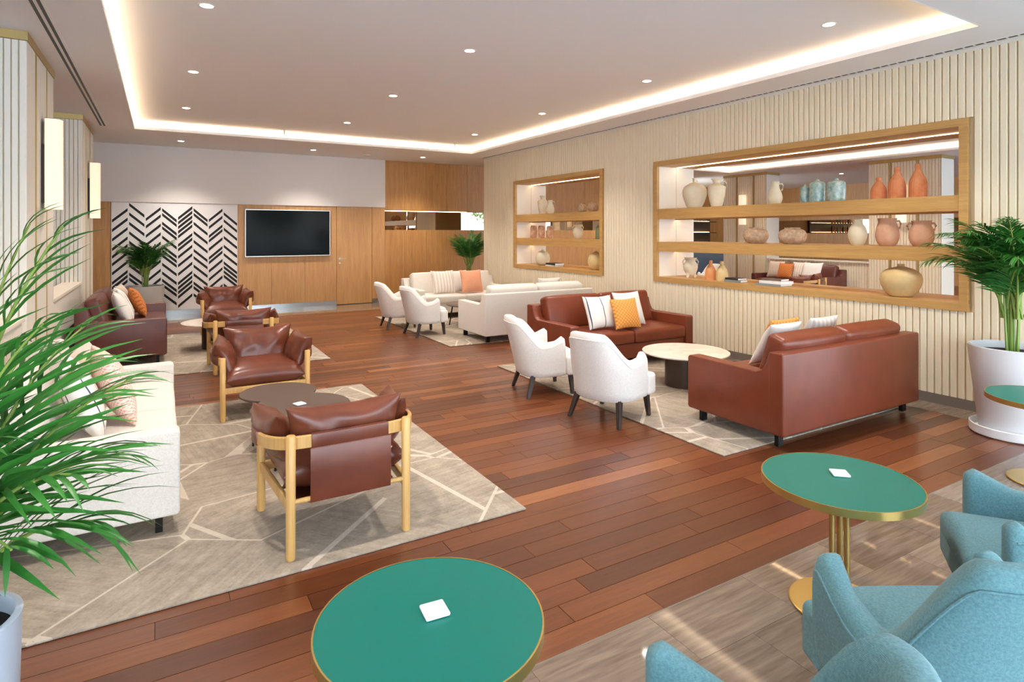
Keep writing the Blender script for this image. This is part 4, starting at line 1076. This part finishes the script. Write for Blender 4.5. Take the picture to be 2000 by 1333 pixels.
# ------------------------------------------------------------------ palms
def leaflet_geo(L, wd, droop, n=6):
    """narrow arching leaf along +X, folded along the midrib"""
    vs = []; fs = []
    for i in range(n+1):
        u = i/n; x = L*u*(1-0.12*droop*u); z = -droop*L*0.55*u**2.2; w_ = wd*(math.sin(math.pi*min(1, u*0.88+0.10))**0.8) if i < n else 0.0005
        vs += [(x, -w_/2, z+w_*0.18), (x, 0, z), (x, w_/2, z+w_*0.18)]
    for i in range(n):
        a = i*3; fs += [(a, a+3, a+4, a+1), (a+1, a+4, a+5, a+2)]
    return vs, fs
def frond_path(az, lean, L, arch, n=14, base=(0,0,0), jx=0):
    pts = []; p = Vector(base); d = Vector((math.cos(az)*math.sin(lean), math.sin(az)*math.sin(lean), math.cos(lean)))
    ang = lean
    for i in range(n+1):
        pts.append(p.copy()); u = i/n
        ang = lean + arch*u**1.6
        d = Vector((math.cos(az)*math.sin(ang), math.sin(az)*math.sin(ang), math.cos(ang))); p = p + d*(L/n)
    return pts
def palm(root, z0, nf, Lr, mat, rg, spread=0.1, leaf=0.34, wd=0.022, nl=26, arch=(0.9, 1.6), lean=(0.08, 0.5), azs=None, sub=None, start=0.35, maxsub=0, specs=None):
    """fronds as parts; sub = callback deciding whether a frond's leaves are separate sub-parts"""
    cnt = 0
    for k in range(nf):
        az = (azs[k] if azs else 2*math.pi*k/nf*2.4 + rg.uniform(-0.3, 0.3)); ln = rg.uniform(*lean); L = rg.uniform(*Lr); ar = rg.uniform(*arch)
        if specs: az, ln, L, ar = specs[k]
        b = (rg.uniform(-spread, spread), rg.uniform(-spread, spread), z0)
        P = frond_path(az, ln, L, ar, 14, b)
        mb = MB().tube(P, [0.009*(1-0.8*i/14)+0.0012 for i in range(15)], 6)
        leaves = []
        for i in range(nl):
            u = start + (1-start)*(i+0.5)/nl; f_ = u*14; i0 = min(13, int(f_)); p = P[i0].lerp(P[i0+1], f_-i0); d = (P[i0+1]-P[i0]).normalized()
            side = d.cross(Vector((0, 0, 1)))
            if side.length < 1e-3: side = Vector((math.sin(az), -math.cos(az), 0))
            side.normalize(); up = side.cross(d).normalized()
            v = (u-start)/(1-start); ll = leaf*(0.55+0.75*math.sin(math.pi*min(1, v*0.85+0.18)))*rg.uniform(0.85, 1.15)*(1-0.35*v)
            for sg in (-1, 1):
                ax = (side*sg*(1-0.45*v) + d*(0.55+0.8*v) + up*rg.uniform(0.05, 0.35)).normalized()
                yv = up.cross(ax).normalized(); zv = ax.cross(yv).normalized()
                M = Matrix((ax, yv, zv)).transposed().to_4x4(); M.translation = p
                leaves.append((M, ll, wd*rg.uniform(0.8, 1.15)*(0.7+0.3*ll/leaf), rg.uniform(0.5, 1.1)))
        sep = sub and sub(P) and cnt + len(leaves) <= maxsub
        if sep:
            fr = mb.build('frond', 'palm_stem', root, 60); cnt += len(leaves)
            for M, ll, ww, dr_ in leaves:
                vs, fs = leaflet_geo(ll, ww, dr_); MB().add(vs, fs, M).build('leaflet', mat, fr, 60)
        else:
            ns = len(mb.f)
            for M, ll, ww, dr_ in leaves:
                vs, fs = leaflet_geo(ll, ww, dr_, 4); mb.add(vs, fs, M)
            fr = mb.build('frond', mat, root, 60)
            fr.data.materials.append(MATS['palm_stem'])
            for i, pl in enumerate(fr.data.polygons):
                if i < ns: pl.material_index = 1
def pot_lathe(rb, rt, h, wall=0.022): return [(rb-0.01, 0), (rb, 0.01), (rt-0.002, h-0.012), (rt, h-0.004), (rt-0.006, h), (rt-wall, h), (rt-wall-0.004, h-0.08)]
# large white pot by the niche
p1 = thing('potted_palm', 'areca palm in tall tapered white pot beside the long niche', 'potted plant', (6.0, 2.14, 0))
MB().lathe([(0.275, 0), (0.29, 0.012), (0.292, 0.075), (0.284, 0.08), (0.277, 0.07), (0.27, 0.02), (0.0, 0.018)], 48).build('saucer', 'pot_white', p1)
q = MB().lathe(pot_lathe(0.225, 0.305, 0.70), 48, None, True, False).build('pot', 'pot_white', p1); q.location.z = 0.02
MB().lathe([(0.274, 0.66), (0.2, 0.668), (0.0, 0.672)], 32, None, False, True).build('soil', 'soil', p1)
rg = random.Random(11)
for i in range(16):
    a = rg.uniform(0, 6.28); r_ = rg.uniform(0, 0.07); MB().tube([(r_*math.cos(a), r_*math.sin(a), 0.66), (r_*1.5*math.cos(a), r_*1.5*math.sin(a), 1.15)], [0.011, 0.007], 6).build('cane', 'palm_stem', p1)
palm(p1, 0.95, 24, (0.75, 1.15), 'palm_leaf', rg, 0.07, 0.26, 0.017, 30, (0.9, 1.9), (0.05, 0.45), [R(a) for a in (180, 200, 160, 225, 190, 250, 262, 140, 268, 238, 170, 210, 235, 185, 125, 255, 150, 195, 215, 240, 130, 228, 205, 175)], None, 0.25)
# far left pot by the chevron panel
p2 = thing('potted_palm', 'areca palm in pale grey cylinder pot before the chevron panel', 'potted plant', (-0.26, 13.18, 0))
MB().lathe(pot_lathe(0.29, 0.318, 0.645), 40, None, True, False).build('pot', 'pot_grey', p2); MB().lathe([(0.29, 0.60), (0, 0.61)], 24, None, False, True).build('soil', 'soil', p2)
rg = random.Random(5)
for i in range(12):
    a = rg.uniform(0, 6.28); r_ = rg.uniform(0, 0.07); MB().tube([(r_*math.cos(a), r_*math.sin(a), 0.59), (r_*1.4*math.cos(a), r_*1.4*math.sin(a), 0.95)], [0.010, 0.007], 6).build('cane', 'palm_stem', p2)
palm(p2, 0.85, 26, (0.5, 0.85), 'palm_leaf_dark', rg, 0.07, 0.22, 0.016, 24, (0.7, 1.7), (0.05, 0.5), [R(a) for a in (0, 180, 200, 340, 220, 320, 240, 300, 260, 280, 160, 20, 190, 350, 210, 330, 230, 310, 250, 290, 270, 170, 10, 205, 335, 265)], None, 0.2)
# palm behind the white sofa
p3 = thing('potted_palm', 'areca palm standing behind the white sofa in the corner', 'potted plant', (6.36, 12.85, 0))
MB().lathe(pot_lathe(0.24, 0.29, 0.60), 40, None, True, False).build('pot', 'pot_grey', p3); MB().lathe([(0.262, 0.55), (0, 0.56)], 24, None, False, True).build('soil', 'soil', p3)
rg = random.Random(9)
for i in range(12):
    a = rg.uniform(0, 6.28); r_ = rg.uniform(0, 0.06); MB().tube([(r_*math.cos(a), r_*math.sin(a), 0.55), (r_*1.4*math.cos(a), r_*1.4*math.sin(a), 1.0)], [0.011, 0.008], 6).build('cane', 'palm_stem', p3)
palm(p3, 0.85, 24, (0.55, 0.95), 'palm_leaf', rg, 0.06, 0.22, 0.017, 24, (0.5, 1.5), (0.05, 0.5), None, None, 0.25)
# near palm, its pot at the frame's edge
p4 = thing('potted_palm', 'large arching areca palm in blue-grey pot in front of the ivory sofa', 'potted plant', (-0.535, 2.27, 0))
MB().lathe(pot_lathe(0.165, 0.18, 0.535, 0.018), 56, None, True, False).build('pot', 'pot_blue_grey', p4); MB().lathe([(0.162, 0.48), (0.1, 0.49), (0, 0.495)], 32, None, False, True).build('soil', 'soil', p4)
rg = random.Random(21)
for i in range(14):
    a = rg.uniform(0, 6.28); r_ = rg.uniform(0, 0.06); MB().tube([(r_*math.cos(a), r_*math.sin(a), 0.48), (r_*1.5*math.cos(a), r_*1.5*math.sin(a), 0.9)], [0.012, 0.009], 8).build('cane', 'palm_stem', p4)
inview = lambda P: P[-1].x > 0.02
SP4 = [(-15, 0.10, 1.12, 0.5), (5, 0.05, 1.1, 0.36), (-32, 0.16, 0.88, 0.7), (32, 0.16, 0.85, 0.85), (-8, 0.28, 0.75, 1.0), (48, 0.28, 0.8, 1.1), (-38, 0.38, 0.62, 1.3),
       (10, 0.45, 0.6, 1.4), (-55, 0.55, 0.55, 1.4), (70, 0.25, 0.8, 0.9), (-72, 0.32, 0.7, 1.0), (-15, 0.62, 0.45, 1.3), (90, 0.3, 0.65, 0.9), (-95, 0.3, 0.75, 1.0),
       (-120, 0.3, 0.7, 1.0), (-150, 0.15, 0.7, 0.6), (180, 0.08, 0.6, 0.4), (-75, 0.1, 0.9, 0.7)]
palm(p4, 0.60, len(SP4), (0.75, 1.15), 'palm_leaf', rg, 0.06, 0.36, 0.021, 9, (1.0, 2.0), (0.10, 0.62), None, inview, 0.26, 300, [(R(a), b, L, r_) for a, b, L, r_ in SP4])
